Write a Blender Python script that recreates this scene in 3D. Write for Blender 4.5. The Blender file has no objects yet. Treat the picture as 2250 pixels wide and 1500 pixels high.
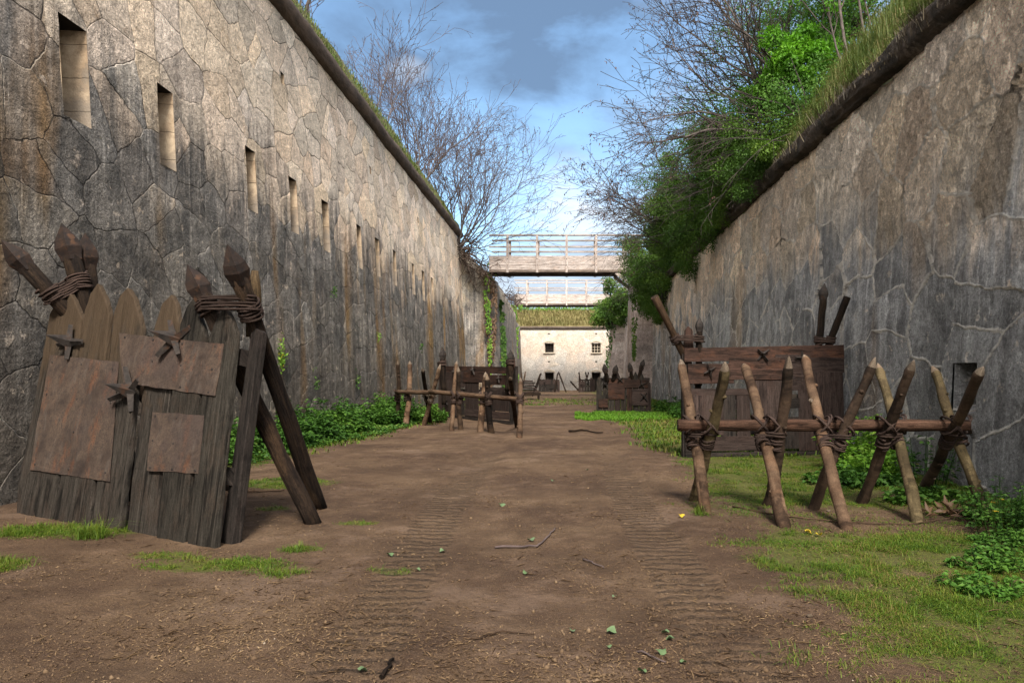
import bpy, math, random
import numpy as np
from mathutils import Vector, Matrix, noise as mnoise
random.seed(7)
RNG = np.random.default_rng(11)
scene = bpy.context.scene
COL = scene.collection
R = math.radians
# ------------------------------------------------------------------ camera model (authoring aid: pixel -> place)
F, CX, CY, CZ = 1600.0, 1245.0, 820.0, 1.5
def at(px, py, Y):
    return Vector(((px-CX)*Y/F, Y, CZ+(CY-py)*Y/F))
def gbase(x, y):
    t = min(1, max(0, (y-30)/48.0))
    return -0.30*t*t*(3-2*t)
def gr(px, py):
    Y = CZ*F/(py-CY)
    for _ in range(6):
        x = (px-CX)*Y/F
        Y = (CZ-gbase(x, Y))*F/(py-CY)
    return Vector(((px-CX)*Y/F, Y, gbase((px-CX)*Y/F, Y)))
def nz(x, y, z=0.0): return mnoise.noise(Vector((x, y, z)))

# ------------------------------------------------------------------ object helpers
def tag(o, label=None, cat=None, group=None, kind=None):
    if label: o['label'] = label
    if cat: o['category'] = cat
    if group: o['group'] = group
    if kind: o['kind'] = kind
    return o
def thing(name, label, cat, loc, group=None):
    o = bpy.data.objects.new(name, None); COL.objects.link(o)
    o.location = loc; o.empty_display_size = .2
    return tag(o, label, cat, group)
def put(o, parent):
    if parent is not None:
        o.parent = parent
        M = Matrix.Translation(-Vector(parent.location)) if parent.type == 'EMPTY' else Matrix.Identity(4)
        o.matrix_parent_inverse = M
    return o
def mesh_np(name, V, Fq, mat, parent=None, rnd=None, smooth=False):
    """V (n,3); Fq list of index arrays of equal width (k) ; rnd per-face float"""
    me = bpy.data.meshes.new(name)
    V = np.asarray(V, np.float32)
    blocks = [np.asarray(f, np.int32) for f in Fq if len(f)]
    nl = sum(b.size for b in blocks); nf = sum(len(b) for b in blocks)
    me.vertices.add(len(V)); me.vertices.foreach_set('co', V.ravel())
    me.loops.add(nl); me.polygons.add(nf)
    me.loops.foreach_set('vertex_index', np.concatenate([b.ravel() for b in blocks]))
    tot = np.concatenate([np.full(len(b), b.shape[1], np.int32) for b in blocks])
    st = np.concatenate([[0], np.cumsum(tot)[:-1]]).astype(np.int32)
    me.polygons.foreach_set('loop_start', st); me.polygons.foreach_set('loop_total', tot)
    me.update(calc_edges=True)
    if rnd is not None:
        a = me.attributes.new('rnd', 'FLOAT', 'FACE'); a.data.foreach_set('value', np.asarray(rnd, np.float32))
    if smooth: me.polygons.foreach_set('use_smooth', np.ones(nf, bool))
    me.materials.append(mat)
    o = bpy.data.objects.new(name, me); COL.objects.link(o)
    return put(o, parent)

class MB:
    def __init__(s): s.v = []; s.f = []; s.uv = []; s.m = []; s.sm = []
    def face(s, idx, uvs, m=0, sm=False):
        s.f.append(idx); s.uv.append(uvs); s.m.append(m); s.sm.append(sm)
    def prism(s, pts3f, pts3b, uv2, m=0):
        """front polygon, back polygon (same count), 2-D uv (grain along first coord)"""
        n = len(pts3f); b = len(s.v)
        s.v += [Vector(p) for p in pts3f]+[Vector(p) for p in pts3b]
        s.face(list(range(b, b+n)), uv2, m)
        s.face(list(range(b+2*n-1, b+n-1, -1)), [uv2[i] for i in range(n-1, -1, -1)], m)
        for i in range(n):
            j = (i+1) % n
            s.face([b+i, b+n+i, b+n+j, b+j], [uv2[i], (uv2[i][0], uv2[i][1]+.06), (uv2[j][0], uv2[j][1]+.06), uv2[j]], m)
    def box(s, c, ax, ay, az, m=0, grain=0):
        """centre, three half-axis vectors; grain along axis index"""
        c, A = Vector(c), [Vector(ax), Vector(ay), Vector(az)]
        g = A[grain]; o1, o2 = [A[i] for i in range(3) if i != grain]
        L = g.length; r = random.random()*9
        b = len(s.v); ring = [(-1, -1), (1, -1), (1, 1), (-1, 1)]
        for e in (-1, 1):
            for a, q in ring: s.v.append(c+g*e+o1*a+o2*q)
        w = [0, 2*o1.length, 2*o1.length+2*o2.length, 4*o1.length+2*o2.length, 4*o1.length+4*o2.length]
        for i in range(4):
            j = (i+1) % 4
            s.face([b+i, b+j, b+4+j, b+4+i], [(r, w[i]+r), (r, w[i+1]+r), (r+2*L, w[i+1]+r), (r+2*L, w[i]+r)], m)
        for q in ([b+3, b+2, b+1, b], [b+4, b+5, b+6, b+7]):
            s.face(q, [(r, r), (r+.02, r+2*o1.length), (r+.02, r+.1), (r, r+.1)], m)
    def tube(s, pts, rad, sides=6, m=0, caps=True, smooth=True, mats=None, jit=0.0):
        pts = [Vector(p) for p in pts]; n = len(pts)
        b = len(s.v); L = 0; r0 = random.random()*20
        ref = None; lens = []
        for i, p in enumerate(pts):
            d = (pts[min(i+1, n-1)]-pts[max(i-1, 0)])
            if d.length < 1e-9: d = Vector((0, 0, 1))
            d.normalize()
            if ref is None: ref = d.orthogonal().normalized()
            x = (ref-d*ref.dot(d))
            x = x.normalized() if x.length > 1e-6 else d.orthogonal().normalized()
            ref = x; y = d.cross(x)
            if i: L += (p-pts[i-1]).length
            lens.append(L)
            for k in range(sides):
                a = 2*math.pi*k/sides
                rr = rad[i]*(1+(random.uniform(-jit, jit) if jit else 0))
                s.v.append(p+(x*math.cos(a)+y*math.sin(a))*rr)
        for i in range(n-1):
            mm = mats[i] if mats else m
            for k in range(sides):
                j = (k+1) % sides
                c0, c1 = 2*math.pi*rad[0]*k/sides, 2*math.pi*rad[0]*(k+1)/sides
                s.face([b+i*sides+k, b+i*sides+j, b+(i+1)*sides+j, b+(i+1)*sides+k],
                       [(lens[i]+r0, c0+r0), (lens[i]+r0, c1+r0), (lens[i+1]+r0, c1+r0), (lens[i+1]+r0, c0+r0)], mm, smooth)
        if caps:
            s.face([b+k for k in range(sides-1, -1, -1)], [(r0, r0+.01*k) for k in range(sides)], mats[0] if mats else m)
            e = b+(n-1)*sides
            s.face([e+k for k in range(sides)], [(r0, r0+.01*k) for k in range(sides)], mats[-1] if mats else m)
    def build(s, name, mats, parent=None, bevel=0):
        me = bpy.data.meshes.new(name)
        me.from_pydata([tuple(v) for v in s.v], [], s.f)
        uvl = me.uv_layers.new(name='UVMap')
        flat = [c for f in s.uv for uv in f for c in uv]
        uvl.data.foreach_set('uv', flat)
        me.polygons.foreach_set('material_index', s.m)
        me.polygons.foreach_set('use_smooth', s.sm)
        for mm in (mats if isinstance(mats, (list, tuple)) else [mats]): me.materials.append(mm)
        me.update()
        o = bpy.data.objects.new(name, me); COL.objects.link(o)
        if bevel:
            bv = o.modifiers.new('edge', 'BEVEL'); bv.width = bevel; bv.segments = 2; bv.limit_method = 'ANGLE'
        return put(o, parent)

# ------------------------------------------------------------------ material helpers
class NT:
    def __init__(s, nt): s.nt = nt
    def n(s, typ, ins=None, **props):
        nd = s.nt.nodes.new(typ)
        for k, v in props.items(): setattr(nd, k, v)
        for k, v in (ins or {}).items():
            if v is None: continue
            so = nd.inputs[k]
            if isinstance(v, bpy.types.NodeSocket): s.nt.links.new(v, so)
            else:
                if so.type == 'RGBA' and len(v) == 3: v = (*v, 1)
                so.default_value = v
        return nd
    def math(s, op, a, b=None, c=None, clamp=False):
        return s.n('ShaderNodeMath', {0: a, 1: b, 2: c}, operation=op, use_clamp=clamp).outputs[0]
    def mix(s, f, a, b, bt='MIX'):
        return s.n('ShaderNodeMix', {0: f, 6: a, 7: b}, data_type='RGBA', blend_type=bt).outputs[2]
    def noise(s, vec, scale, detail=4, rough=.55, dist=0, col=False):
        nd = s.n('ShaderNodeTexNoise', {'Vector': vec, 'Scale': scale, 'Detail': detail, 'Roughness': rough, 'Distortion': dist})
        return nd.outputs[1] if col else nd.outputs[0]
    def step(s, v, a, b, lo=0., hi=1., smooth=True):
        return s.n('ShaderNodeMapRange', {0: v, 1: a, 2: b, 3: lo, 4: hi}, interpolation_type='SMOOTHSTEP' if smooth else 'LINEAR').outputs[0]
    def comb(s, x, y, z=0.0): return s.n('ShaderNodeCombineXYZ', {0: x, 1: y, 2: z}).outputs[0]
    def vmul(s, v, t): return s.n('ShaderNodeVectorMath', {0: v, 1: t}, operation='MULTIPLY').outputs[0]
    def vadd(s, v, t): return s.n('ShaderNodeVectorMath', {0: v, 1: t}, operation='ADD').outputs[0]
    def ramp(s, f, stops):
        nd = s.n('ShaderNodeValToRGB', {0: f}); cr = nd.color_ramp
        while len(cr.elements) < len(stops): cr.elements.new(.5)
        for e, (p, c) in zip(cr.elements, stops): e.position = p; e.color = (*c, 1)
        return nd.outputs[0]
    def obj(s): return s.n('ShaderNodeTexCoord').outputs['Object']
    def pos(s): return s.n('ShaderNodeNewGeometry').outputs['Position']
    def sep(s, v): o = s.n('ShaderNodeSeparateXYZ', {0: v}).outputs; return o[0], o[1], o[2]
    def uv(s): return s.n('ShaderNodeTexCoord').outputs['UV']
    def attr(s, name): return s.n('ShaderNodeAttribute', attribute_name=name).outputs['Fac']
    def orand(s): return s.n('ShaderNodeObjectInfo').outputs['Random']
    def bump(s, h, strength, dist, prev=None):
        return s.n('ShaderNodeBump', {'Height': h, 'Strength': strength, 'Distance': dist, 'Normal': prev}).outputs[0]
def newmat(name):
    m = bpy.data.materials.new(name); m.use_nodes = True
    nt = m.node_tree; nt.nodes.clear()
    return m, NT(nt)
def finish(t, color, rough=.9, normal=None, metallic=0., spec=.25, translucent=None):
    p = t.n('ShaderNodeBsdfPrincipled', {'Base Color': color, 'Roughness': rough, 'Metallic': metallic, 'Normal': normal, 'Specular IOR Level': spec})
    out = p.outputs[0]
    if translucent:
        tr = t.n('ShaderNodeBsdfTranslucent', {'Color': color})
        out = t.n('ShaderNodeMixShader', {0: translucent, 1: out, 2: tr.outputs[0]}).outputs[0]
    t.n('ShaderNodeOutputMaterial', {0: out})

# --- masonry of irregular polygonal stones
def masonry(name, pale, mid, dark, zlo, zhi, scale, joint_dark=True, streak=1.0, ochre=.5, mortar=(.42, .38, .33), joints=1.0, seed=0.0, rough_top=0.0, cellv=.34, relief=0.0, damp=0.0):
    m, t = newmat(name)
    P = t.pos(); x, y, z = t.sep(P)
    s = t.math('ADD', t.math('ADD', x, y), seed)
    v = t.comb(s, z)
    dv = t.noise(v, 1.1, 3, .6, col=True)
    dv = t.vmul(t.vadd(dv, (-.5, -.5, -.5)), (.34, .34, 0))
    dv2 = t.vmul(t.vadd(t.noise(v, 9, 3, .6, col=True), (-.5, -.5, -.5)), (.035, .035, 0))
    vv = t.vmul(t.vadd(t.vadd(v, dv), dv2), (scale, scale*1.12, 0))
    ed = t.n('ShaderNodeTexVoronoi', {'Vector': vv, 'Scale': 1.0, 'Randomness': .92}, voronoi_dimensions='2D', feature='DISTANCE_TO_EDGE').outputs['Distance']
    cnode = t.n('ShaderNodeTexVoronoi', {'Vector': vv, 'Scale': 1.0, 'Randomness': .92}, voronoi_dimensions='2D', feature='F1')
    cell = cnode.outputs['Color']
    cr, cg, cb = t.sep(cell)
    big = t.noise(v, .22, 4, .6)
    med = t.noise(v, 1.7, 5, .62)
    fine = t.noise(P, 26, 5, .72)
    grit = t.noise(P, 95, 3, .7)
    pits = t.n('ShaderNodeTexVoronoi', {'Vector': P, 'Scale': 38.0}, feature='F1').outputs['Distance']
    st1 = t.noise(t.comb(t.math('MULTIPLY', s, 3.1), t.math('MULTIPLY', z, .16)), 1.0, 5, .6)
    st2 = t.noise(t.comb(t.math('MULTIPLY', s, 9.0), t.math('MULTIPLY', z, .5), 4.0), 1.0, 4, .65)
    zz = t.math('ADD', z, t.math('MULTIPLY', t.math('SUBTRACT', st1, .5), 4.6*streak))
    zz = t.math('ADD', zz, t.math('MULTIPLY', t.math('SUBTRACT', big, .5), 3.4))
    zz = t.math('ADD', zz, t.math('MULTIPLY', t.math('SUBTRACT', cr, .5), 1.1))
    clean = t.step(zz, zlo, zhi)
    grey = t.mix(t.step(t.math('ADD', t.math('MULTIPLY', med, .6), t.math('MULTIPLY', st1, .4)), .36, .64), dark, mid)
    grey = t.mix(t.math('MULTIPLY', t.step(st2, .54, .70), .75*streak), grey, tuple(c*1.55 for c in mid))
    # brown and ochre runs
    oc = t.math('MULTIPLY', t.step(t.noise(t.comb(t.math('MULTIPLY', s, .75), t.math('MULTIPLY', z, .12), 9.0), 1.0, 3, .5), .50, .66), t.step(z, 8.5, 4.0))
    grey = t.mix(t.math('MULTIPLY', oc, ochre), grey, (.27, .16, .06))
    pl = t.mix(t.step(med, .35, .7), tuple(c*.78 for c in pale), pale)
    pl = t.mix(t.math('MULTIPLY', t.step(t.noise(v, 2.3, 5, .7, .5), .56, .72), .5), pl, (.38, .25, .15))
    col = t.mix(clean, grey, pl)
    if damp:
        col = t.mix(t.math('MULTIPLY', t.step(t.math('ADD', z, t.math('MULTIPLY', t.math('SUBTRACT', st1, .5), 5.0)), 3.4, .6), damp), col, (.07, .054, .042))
    # broken light patches, spots of lichen, and dark scabs
    col = t.mix(t.math('MULTIPLY', t.step(t.noise(v, 3.3, 6, .72), .585, .66), .5), col, tuple(c*.85 for c in pale))
    col = t.mix(t.math('MULTIPLY', t.step(t.noise(t.vadd(v, (31, 7, 0)), 2.1, 7, .75), .56, .66), .42), col, tuple(c*.72 for c in dark))
    val = t.math('ADD', 1-cellv*.5, t.math('MULTIPLY', cg, cellv))
    lump = t.noise(P, 7.5, 6, .72)
    sp = t.math('MULTIPLY', t.step(fine, .30, .70, .52, 1.42, False), t.step(grit, .33, .67, .66, 1.32, False))
    sp = t.math('MULTIPLY', sp, t.step(lump, .32, .68, .66, 1.32, False))
    val = t.math('MULTIPLY', val, sp)
    hsv = t.n('ShaderNodeHueSaturation', {'Hue': t.math('ADD', .492, t.math('MULTIPLY', cb, .012)), 'Saturation': t.math('ADD', .8, t.math('MULTIPLY', cr, .4)), 'Value': val, 'Color': col}).outputs[0]
    pitm = t.math('MULTIPLY', t.step(pits, .22, .06), t.step(t.noise(P, 2.2, 3, .6), .42, .6))
    hsv = t.mix(t.math('MULTIPLY', pitm, .6), hsv, tuple(c*.35 for c in dark))  # pits darkened in colour: lodged dirt plus shade the soft bump lacks
    jw = t.math('MULTIPLY', t.math('ADD', .25, t.noise(v, 2.6, 3, .6)), .020 if joint_dark else .048)
    jn = t.math('SUBTRACT', 1.0, t.step(t.math('DIVIDE', ed, jw), .35, 1.0))
    jn = t.math('MULTIPLY', jn, t.step(t.noise(t.vadd(v, (5, 3, 0)), .9, 3, .6), .34, .46) if joint_dark else t.step(t.noise(t.vadd(v, (5, 3, 0)), .9, 3, .6), .22, .42))
    jn = t.math('MULTIPLY', jn, joints)
    if joint_dark:
        lightm = t.step(t.noise(t.vadd(v, (17, 3, 0)), .8, 2, .5), .52, .6)
        jc = t.mix(lightm, (.036, .031, .027), mortar)
        jf = t.math('MULTIPLY', jn, t.math('SUBTRACT', 1.0, t.math('MULTIPLY', lightm, .45)))
    else:
        jc = t.mix(t.step(t.noise(t.vadd(v, (17, 3, 0)), .7, 2, .5), .62, .68), mortar, (.03, .025, .02)); jf = t.math('MULTIPLY', jn, t.step(lump, .35, .6, .3, .9))
    col = t.mix(jf, hsv, jc)
    h = t.math('MULTIPLY', t.math('MINIMUM', t.math('MULTIPLY', ed, 12.0), 1.0), .22*joints)
    h = t.math('ADD', h, t.math('MULTIPLY', cb, .12*joints))
    h = t.math('SUBTRACT', h, t.math('MULTIPLY', jn, .5 if joint_dark else -.25))
    h = t.math('ADD', h, t.math('MULTIPLY', fine, .8)); h = t.math('ADD', h, t.math('MULTIPLY', t.math('ADD', med, lump), .9))
    h = t.math('SUBTRACT', h, t.math('MULTIPLY', pitm, .5)); h = t.math('ADD', h, t.math('MULTIPLY', grit, .2))
    if rough_top:
        er = t.noise(t.vmul(P, (1.0, 1.0, .55)), 2.6, 9, .78)
        h = t.math('ADD', h, t.math('MULTIPLY', t.math('MULTIPLY', er, clean), rough_top))
    finish(t, col, .93, t.bump(h, 1.0, .085))
    if relief:
        df = t.n('ShaderNodeVectorMath', {0: vv, 1: cnode.outputs['Position']}, operation='SUBTRACT').outputs[0]
        tilt = t.n('ShaderNodeVectorMath', {0: df, 1: t.vadd(cell, (-.5, -.5, -.5))}, operation='DOT_PRODUCT').outputs['Value']
        d = t.math('ADD', t.math('MULTIPLY', t.math('SUBTRACT', cb, .5), .05), t.math('MULTIPLY', tilt, .06))
        d = t.math('ADD', d, t.math('MULTIPLY', t.math('SUBTRACT', lump, .5), .045)); d = t.math('ADD', d, t.math('MULTIPLY', t.math('SUBTRACT', med, .5), .07))
        d = t.math('SUBTRACT', d, t.math('MULTIPLY', t.step(ed, .022, .0), .022 if joint_dark else .012))
        if rough_top: d = t.math('SUBTRACT', d, t.math('MULTIPLY', t.math('MULTIPLY', t.step(er, .42, .62), clean), .06))
        dn = t.n('ShaderNodeDisplacement', {'Height': d, 'Midlevel': 0.0, 'Scale': relief})
        out = [q for q in t.nt.nodes if q.type == 'OUTPUT_MATERIAL'][0]
        t.nt.links.new(dn.outputs[0], out.inputs['Displacement']); m.displacement_method = 'BOTH'
    return m
M = {}
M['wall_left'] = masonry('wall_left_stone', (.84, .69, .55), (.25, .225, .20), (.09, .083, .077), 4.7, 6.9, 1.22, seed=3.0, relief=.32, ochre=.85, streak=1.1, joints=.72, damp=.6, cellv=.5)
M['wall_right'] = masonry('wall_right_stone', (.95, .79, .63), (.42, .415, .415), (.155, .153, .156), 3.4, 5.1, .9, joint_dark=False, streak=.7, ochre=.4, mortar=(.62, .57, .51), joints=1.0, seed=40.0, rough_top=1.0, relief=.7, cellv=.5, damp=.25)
M['wall_end_left'] = masonry('wall_end_left_stone', (.5, .43, .34), (.29, .26, .23), (.10, .094, .092), 5.2, 9.0, 1.3, streak=1.6, joints=.35, seed=11)
M['wall_end_right'] = masonry('wall_end_right_stone', (.58, .50, .45), (.48, .40, .36), (.25, .20, .18), 4.0, 9.0, 1.3, streak=1.4, joints=.3, seed=70)
M['wall_far'] = masonry('wall_far_stone', (.68, .585, .50), (.60, .555, .51), (.48, .45, .42), 1.0, 4.6, 1.0, streak=.3, ochre=.05, joints=.3, seed=5, cellv=.10)

def jamb_mat():
    m, t = newmat('dressed_stone')
    P = t.pos(); x, y, z = t.sep(P)
    nn = t.noise(P, 3, 5, .65); fine = t.noise(P, 40, 4, .7)
    c = t.ramp(nn, [(.32, (.12, .085, .055)), (.48, (.28, .20, .13)), (.66, (.44, .345, .245))])
    fr = t.math('FRACT', t.math('MULTIPLY', t.math('ADD', z, t.math('MULTIPLY', nn, .06)), 2.13))
    j = t.math('SUBTRACT', 1.0, t.step(fr, .0, .035))
    c = t.mix(t.math('MULTIPLY', j, .75), c, (.07, .05, .035))
    c = t.mix(t.math('MULTIPLY', t.step(t.math('ADD', z, t.math('MULTIPLY', t.math('SUBTRACT', nn, .5), 2.5)), 5.9, 5.0), .75), c, t.mix(fine, (.12, .105, .09), (.26, .23, .2)))
    c = t.mix(t.math('MULTIPLY', fine, .3), c, (.2, .15, .1))
    finish(t, c, .93, t.bump(t.math('ADD', fine, t.math('MULTIPLY', j, -1.0)), .6, .015))
    return m
M['jamb'] = jamb_mat()
def simple(name, c1, c2, scale=8, rough=.9, bump=.4, dist=.02, detail=6, metallic=0., spec=.25, stretch=(1, 1, 1), c3=None):
    m, t = newmat(name)
    P = t.vmul(t.pos(), stretch)
    a = t.noise(P, scale, detail, .65); b = t.noise(P, scale*6, 4, .7)
    c = t.mix(t.step(a, .35, .65), c1, c2)
    if c3: c = t.mix(t.step(t.noise(t.vadd(P, (9, 2, 5)), scale*.6, 5, .7), .55, .68), c, c3)
    c = t.mix(t.math('MULTIPLY', b, .35), c, tuple(q*.4 for q in c1))
    finish(t, c, rough, t.bump(t.math('ADD', a, t.math('MULTIPLY', b, .6)), bump, dist), metallic, spec)
    return m
M['cordon'] = simple('weathered_cordon', (.045, .032, .025), (.115, .08, .06), 3.0, bump=.7, dist=.08, stretch=(1, .35, 1))
M['cordon_dirt'] = simple('dirt_covered_cordon', (.022, .018, .014), (.075, .055, .042), 2.6, bump=1.0, dist=.14, c3=(.16, .13, .11))
M['recess_shade'] = simple('painted_recess_shade', (.012, .01, .008), (.02, .016, .013), 3)  # near-black colour that paints the shade inside wall openings
M['iron'] = simple('dark_iron', (.018, .015, .014), (.04, .032, .028), 14, rough=.8, metallic=.1, spec=.2, c3=(.05, .026, .016))
M['iron_rust'] = simple('rusty_iron_head', (.013, .009, .008), (.03, .017, .012), 11, rough=.75, metallic=.15, spec=.25, c3=(.07, .034, .018))
M['bank_soil'] = simple('bank_soil', (.05, .045, .02), (.10, .10, .035), 2.5, bump=.6, dist=.1, c3=(.10, .075, .045))
M['bank_dry'] = simple('dry_bank_soil', (.16, .125, .055), (.24, .20, .09), 2.5, bump=.6, dist=.1, c3=(.2, .2, .06), stretch=(1, 1, .4))
M['bark'] = simple('grey_bark', (.07, .055, .05), (.13, .105, .095), 9, bump=.5)
M['twig'] = simple('thin_twig', (.06, .043, .043), (.115, .085, .08), 5, bump=.1)
M['twig_dark'] = simple('dark_twig', (.03, .024, .022), (.06, .048, .042), 5, bump=.1)
M['vine'] = simple('dead_vine_stems', (.045, .03, .024), (.11, .075, .056), 7, bump=.3)
M['stone'] = simple('pebble_stone', (.2, .18, .16), (.35, .31, .28), 20)
M['glass'] = simple('dark_pane', (.02, .022, .025), (.05, .052, .056), 2, rough=.15, bump=.02, spec=.6)
M['frame'] = simple('pale_window_frame', (.42, .36, .28), (.55, .47, .38), 4)

def wood(name, c1, c2, c3, grain=18., rough=.85, bump=.8, dist=.012, crack=.6, spec=.12, top=None):
    m, t = newmat(name)
    u, v, _ = t.sep(t.uv()); r = t.orand()
    ro = t.math('MULTIPLY', r, 37.0)
    g = t.noise(t.comb(t.math('ADD', t.math('MULTIPLY', u, 1.6), ro), t.math('MULTIPLY', v, grain), ro), 1.0, 6, .65, .4)
    g2 = t.noise(t.comb(t.math('ADD', t.math('MULTIPLY', u, 5.0), ro), t.math('MULTIPLY', v, grain*5), ro), 1.0, 4, .7)
    p = t.noise(t.comb(t.math('ADD', u, ro), t.math('MULTIPLY', v, 1.6), ro), 2.2, 5, .65)
    c = t.mix(t.step(g, .34, .66), c1, c2)
    c = t.mix(t.math('MULTIPLY', t.step(p, .48, .66), .75), c, c3)
    ck = t.math('MULTIPLY', t.step(g, .46, .36), crack)
    c = t.mix(ck, c, tuple(q*.2 for q in c1))
    c = t.mix(t.math('MULTIPLY', t.step(g2, .45, .6), .5), c, tuple(q*.45 for q in c1))
    lng = t.noise(t.comb(t.math('ADD', t.math('MULTIPLY', u, .5), ro), t.math('MULTIPLY', v, grain*2.2), 3.3), 1.0, 5, .7)
    c = t.mix(t.math('MULTIPLY', t.step(lng, .58, .66), .6), c, tuple(min(1, q*1.7) for q in c2))
    blot = t.noise(t.comb(t.math('ADD', u, ro), t.math('MULTIPLY', v, 2.5), 7.7), 5.0, 6, .72)
    c = t.mix(t.math('MULTIPLY', t.step(blot, .54, .64), .6), c, tuple(q*.38 for q in c1))
    spk = t.noise(t.pos(), 70, 4, .75)
    c = t.n('ShaderNodeHueSaturation', {'Hue': .5, 'Saturation': 1.0, 'Value': t.math('MULTIPLY', t.step(spk, .32, .68, .62, 1.35, False), t.math('ADD', .74, t.math('MULTIPLY', r, .52))), 'Color': c}).outputs[0]
    if top:
        z = t.sep(t.pos())[2]
        c = t.mix(t.math('MULTIPLY', t.step(t.math('ADD', z, t.math('MULTIPLY', t.math('SUBTRACT', p, .5), 2.2)), top[0], top[1]), .8), c, t.mix(g, tuple(q*.5 for q in top[2]), top[2]))
    finish(t, c, rough, t.bump(t.math('ADD', t.math('ADD', g, t.math('MULTIPLY', blot, .6)), t.math('MULTIPLY', g2, .6)), bump, dist*1.4), spec=spec)
    return m
M['plank_grey'] = wood('weathered_grey_plank', (0.019, 0.016, 0.013), (0.039, 0.034, 0.028), (0.044, 0.032, 0.024), 13, crack=.85, dist=.02)
M['plank_front'] = wood('damp_grey_plank', (.018, .015, .0125), (.037, .031, .026), (.031, .022, .017), 13, crack=.9, dist=.02, top=(1.15, 2.0, (.072, .048, .029)))
M['plank_ochre'] = wood('ochre_plank', (0.036, 0.024, 0.013), (0.078, 0.051, 0.027), (0.042, 0.035, 0.027), 15, crack=.8)
M['plank_dark'] = wood('dark_plank', (0.011, 0.009, 0.008), (0.028, 0.022, 0.019), (0.021, 0.015, 0.013), 16)
M['plank_red'] = wood('reddish_brown_board', (0.022, 0.013, 0.010), (0.046, 0.025, 0.019), (0.067, 0.030, 0.018), 14)
M['plank_brown'] = wood('brown_board', (0.024, 0.016, 0.014), (0.043, 0.030, 0.026), (0.036, 0.022, 0.018), 14)
M['pole_dark'] = wood('tarred_pole', (0.009, 0.006, 0.005), (0.027, 0.017, 0.011), (0.038, 0.022, 0.012), 14, bump=1.0, dist=.02)
M['pole_brown'] = wood('brown_pole', (0.035, 0.021, 0.013), (0.084, 0.049, 0.028), (0.063, 0.043, 0.028), 14, bump=1.0, dist=.015)
M['stake'] = wood('stripped_stake', (0.055, 0.032, 0.020), (0.123, 0.079, 0.050), (0.097, 0.052, 0.029), 12, bump=1.0, dist=.015, crack=.8)
M['stake_dark'] = wood('dark_stake', (0.025, 0.016, 0.011), (0.060, 0.038, 0.026), (0.076, 0.048, 0.029), 12, bump=1.0, dist=.015, crack=.8)
M['stake_moss'] = wood('mossy_stake', (0.043, 0.032, 0.016), (0.101, 0.076, 0.040), (0.072, 0.050, 0.029), 12, bump=1.0, dist=.015, crack=.8)
M['cut_tip'] = wood('sharpened_tip_wood', (.085, .062, .045), (.165, .13, .10), (.12, .08, .05), 16, crack=.7)
M['beam'] = wood('barrier_beam', (0.049, 0.025, 0.016), (0.105, 0.058, 0.039), (0.083, 0.039, 0.025), 13, bump=1.0, dist=.02, crack=.9)
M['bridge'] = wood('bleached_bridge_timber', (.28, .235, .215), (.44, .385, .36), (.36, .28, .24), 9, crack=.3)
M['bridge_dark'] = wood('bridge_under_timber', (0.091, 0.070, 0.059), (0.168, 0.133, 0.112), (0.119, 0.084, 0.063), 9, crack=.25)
M['rope'] = wood('hemp_rope', (0.029, 0.019, 0.016), (0.065, 0.042, 0.034), (0.049, 0.033, 0.026), 60, crack=.2)
def rustplate():
    m, t = newmat('rusty_sheet')
    P = t.pos(); r = t.math('MULTIPLY', t.orand(), 50.0)
    v = t.vadd(P, t.comb(r, r, r))
    a = t.noise(v, 2.6, 6, .7, .5); b = t.noise(t.vmul(v, (1, 1, .35)), 5.5, 5, .65); f = t.noise(v, 55, 4, .75)
    c = t.ramp(a, [(.32, (.026, .018, .015)), (.46, (.058, .041, .032)), (.58, (.08, .056, .042)), (.7, (.08, .066, .056))])
    c = t.mix(t.math('MULTIPLY', t.step(b, .52, .68), .45), c, (.15, .055, .022))
    c = t.mix(t.math('MULTIPLY', t.step(t.noise(v, 1.3, 4, .6), .5, .62), .7), c, (.05, .036, .032))
    c = t.mix(t.math('MULTIPLY', t.step(f, .44, .66), .75), c, (.03, .021, .018))
    c = t.mix(t.math('MULTIPLY', t.step(t.noise(v, 14, 5, .75), .52, .62), .6), c, (.028, .021, .019))
    c = t.mix(t.math('MULTIPLY', t.step(t.noise(t.vmul(v, (2.2, 2.2, .5)), 4.5, 6, .7), .52, .68), .28), c, (.10, .085, .075))
    finish(t, c, .8, t.bump(t.math('ADD', f, t.math('MULTIPLY', a, .7)), .6, .008), metallic=.1, spec=.2)
    return m
M['rust'] = rustplate()
def leafmat(name, stops, tr=.35, rough=.6):
    m, t = newmat(name)
    a = t.attr('rnd'); b = t.noise(t.pos(), .9, 3, .6)
    f = t.math('ADD', t.math('MULTIPLY', a, .6), t.math('MULTIPLY', t.step(b, .3, .7), .4))
    finish(t, t.ramp(f, stops), rough, None, spec=.3, translucent=tr)
    return m
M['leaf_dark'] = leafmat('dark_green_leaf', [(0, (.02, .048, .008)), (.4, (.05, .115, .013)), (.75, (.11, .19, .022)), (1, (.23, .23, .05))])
M['leaf_bright'] = leafmat('fresh_green_leaf', [(0, (.04, .12, .008)), (.5, (.09, .25, .012)), (1, (.2, .38, .03))], .45)
M['leaf_mid'] = leafmat('mid_green_leaf', [(0, (.03, .07, .012)), (.5, (.065, .16, .02)), (1, (.15, .27, .04))], .4)
M['leaf_nettle'] = leafmat('nettle_leaf', [(0, (.014, .042, .007)), (.45, (.038, .10, .012)), (.8, (.08, .165, .02)), (1, (.17, .21, .04))])
M['leaf_lime'] = leafmat('lime_weed_leaf', [(0, (.05, .13, .012)), (.5, (.11, .24, .02)), (1, (.24, .36, .05))], .4)
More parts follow.
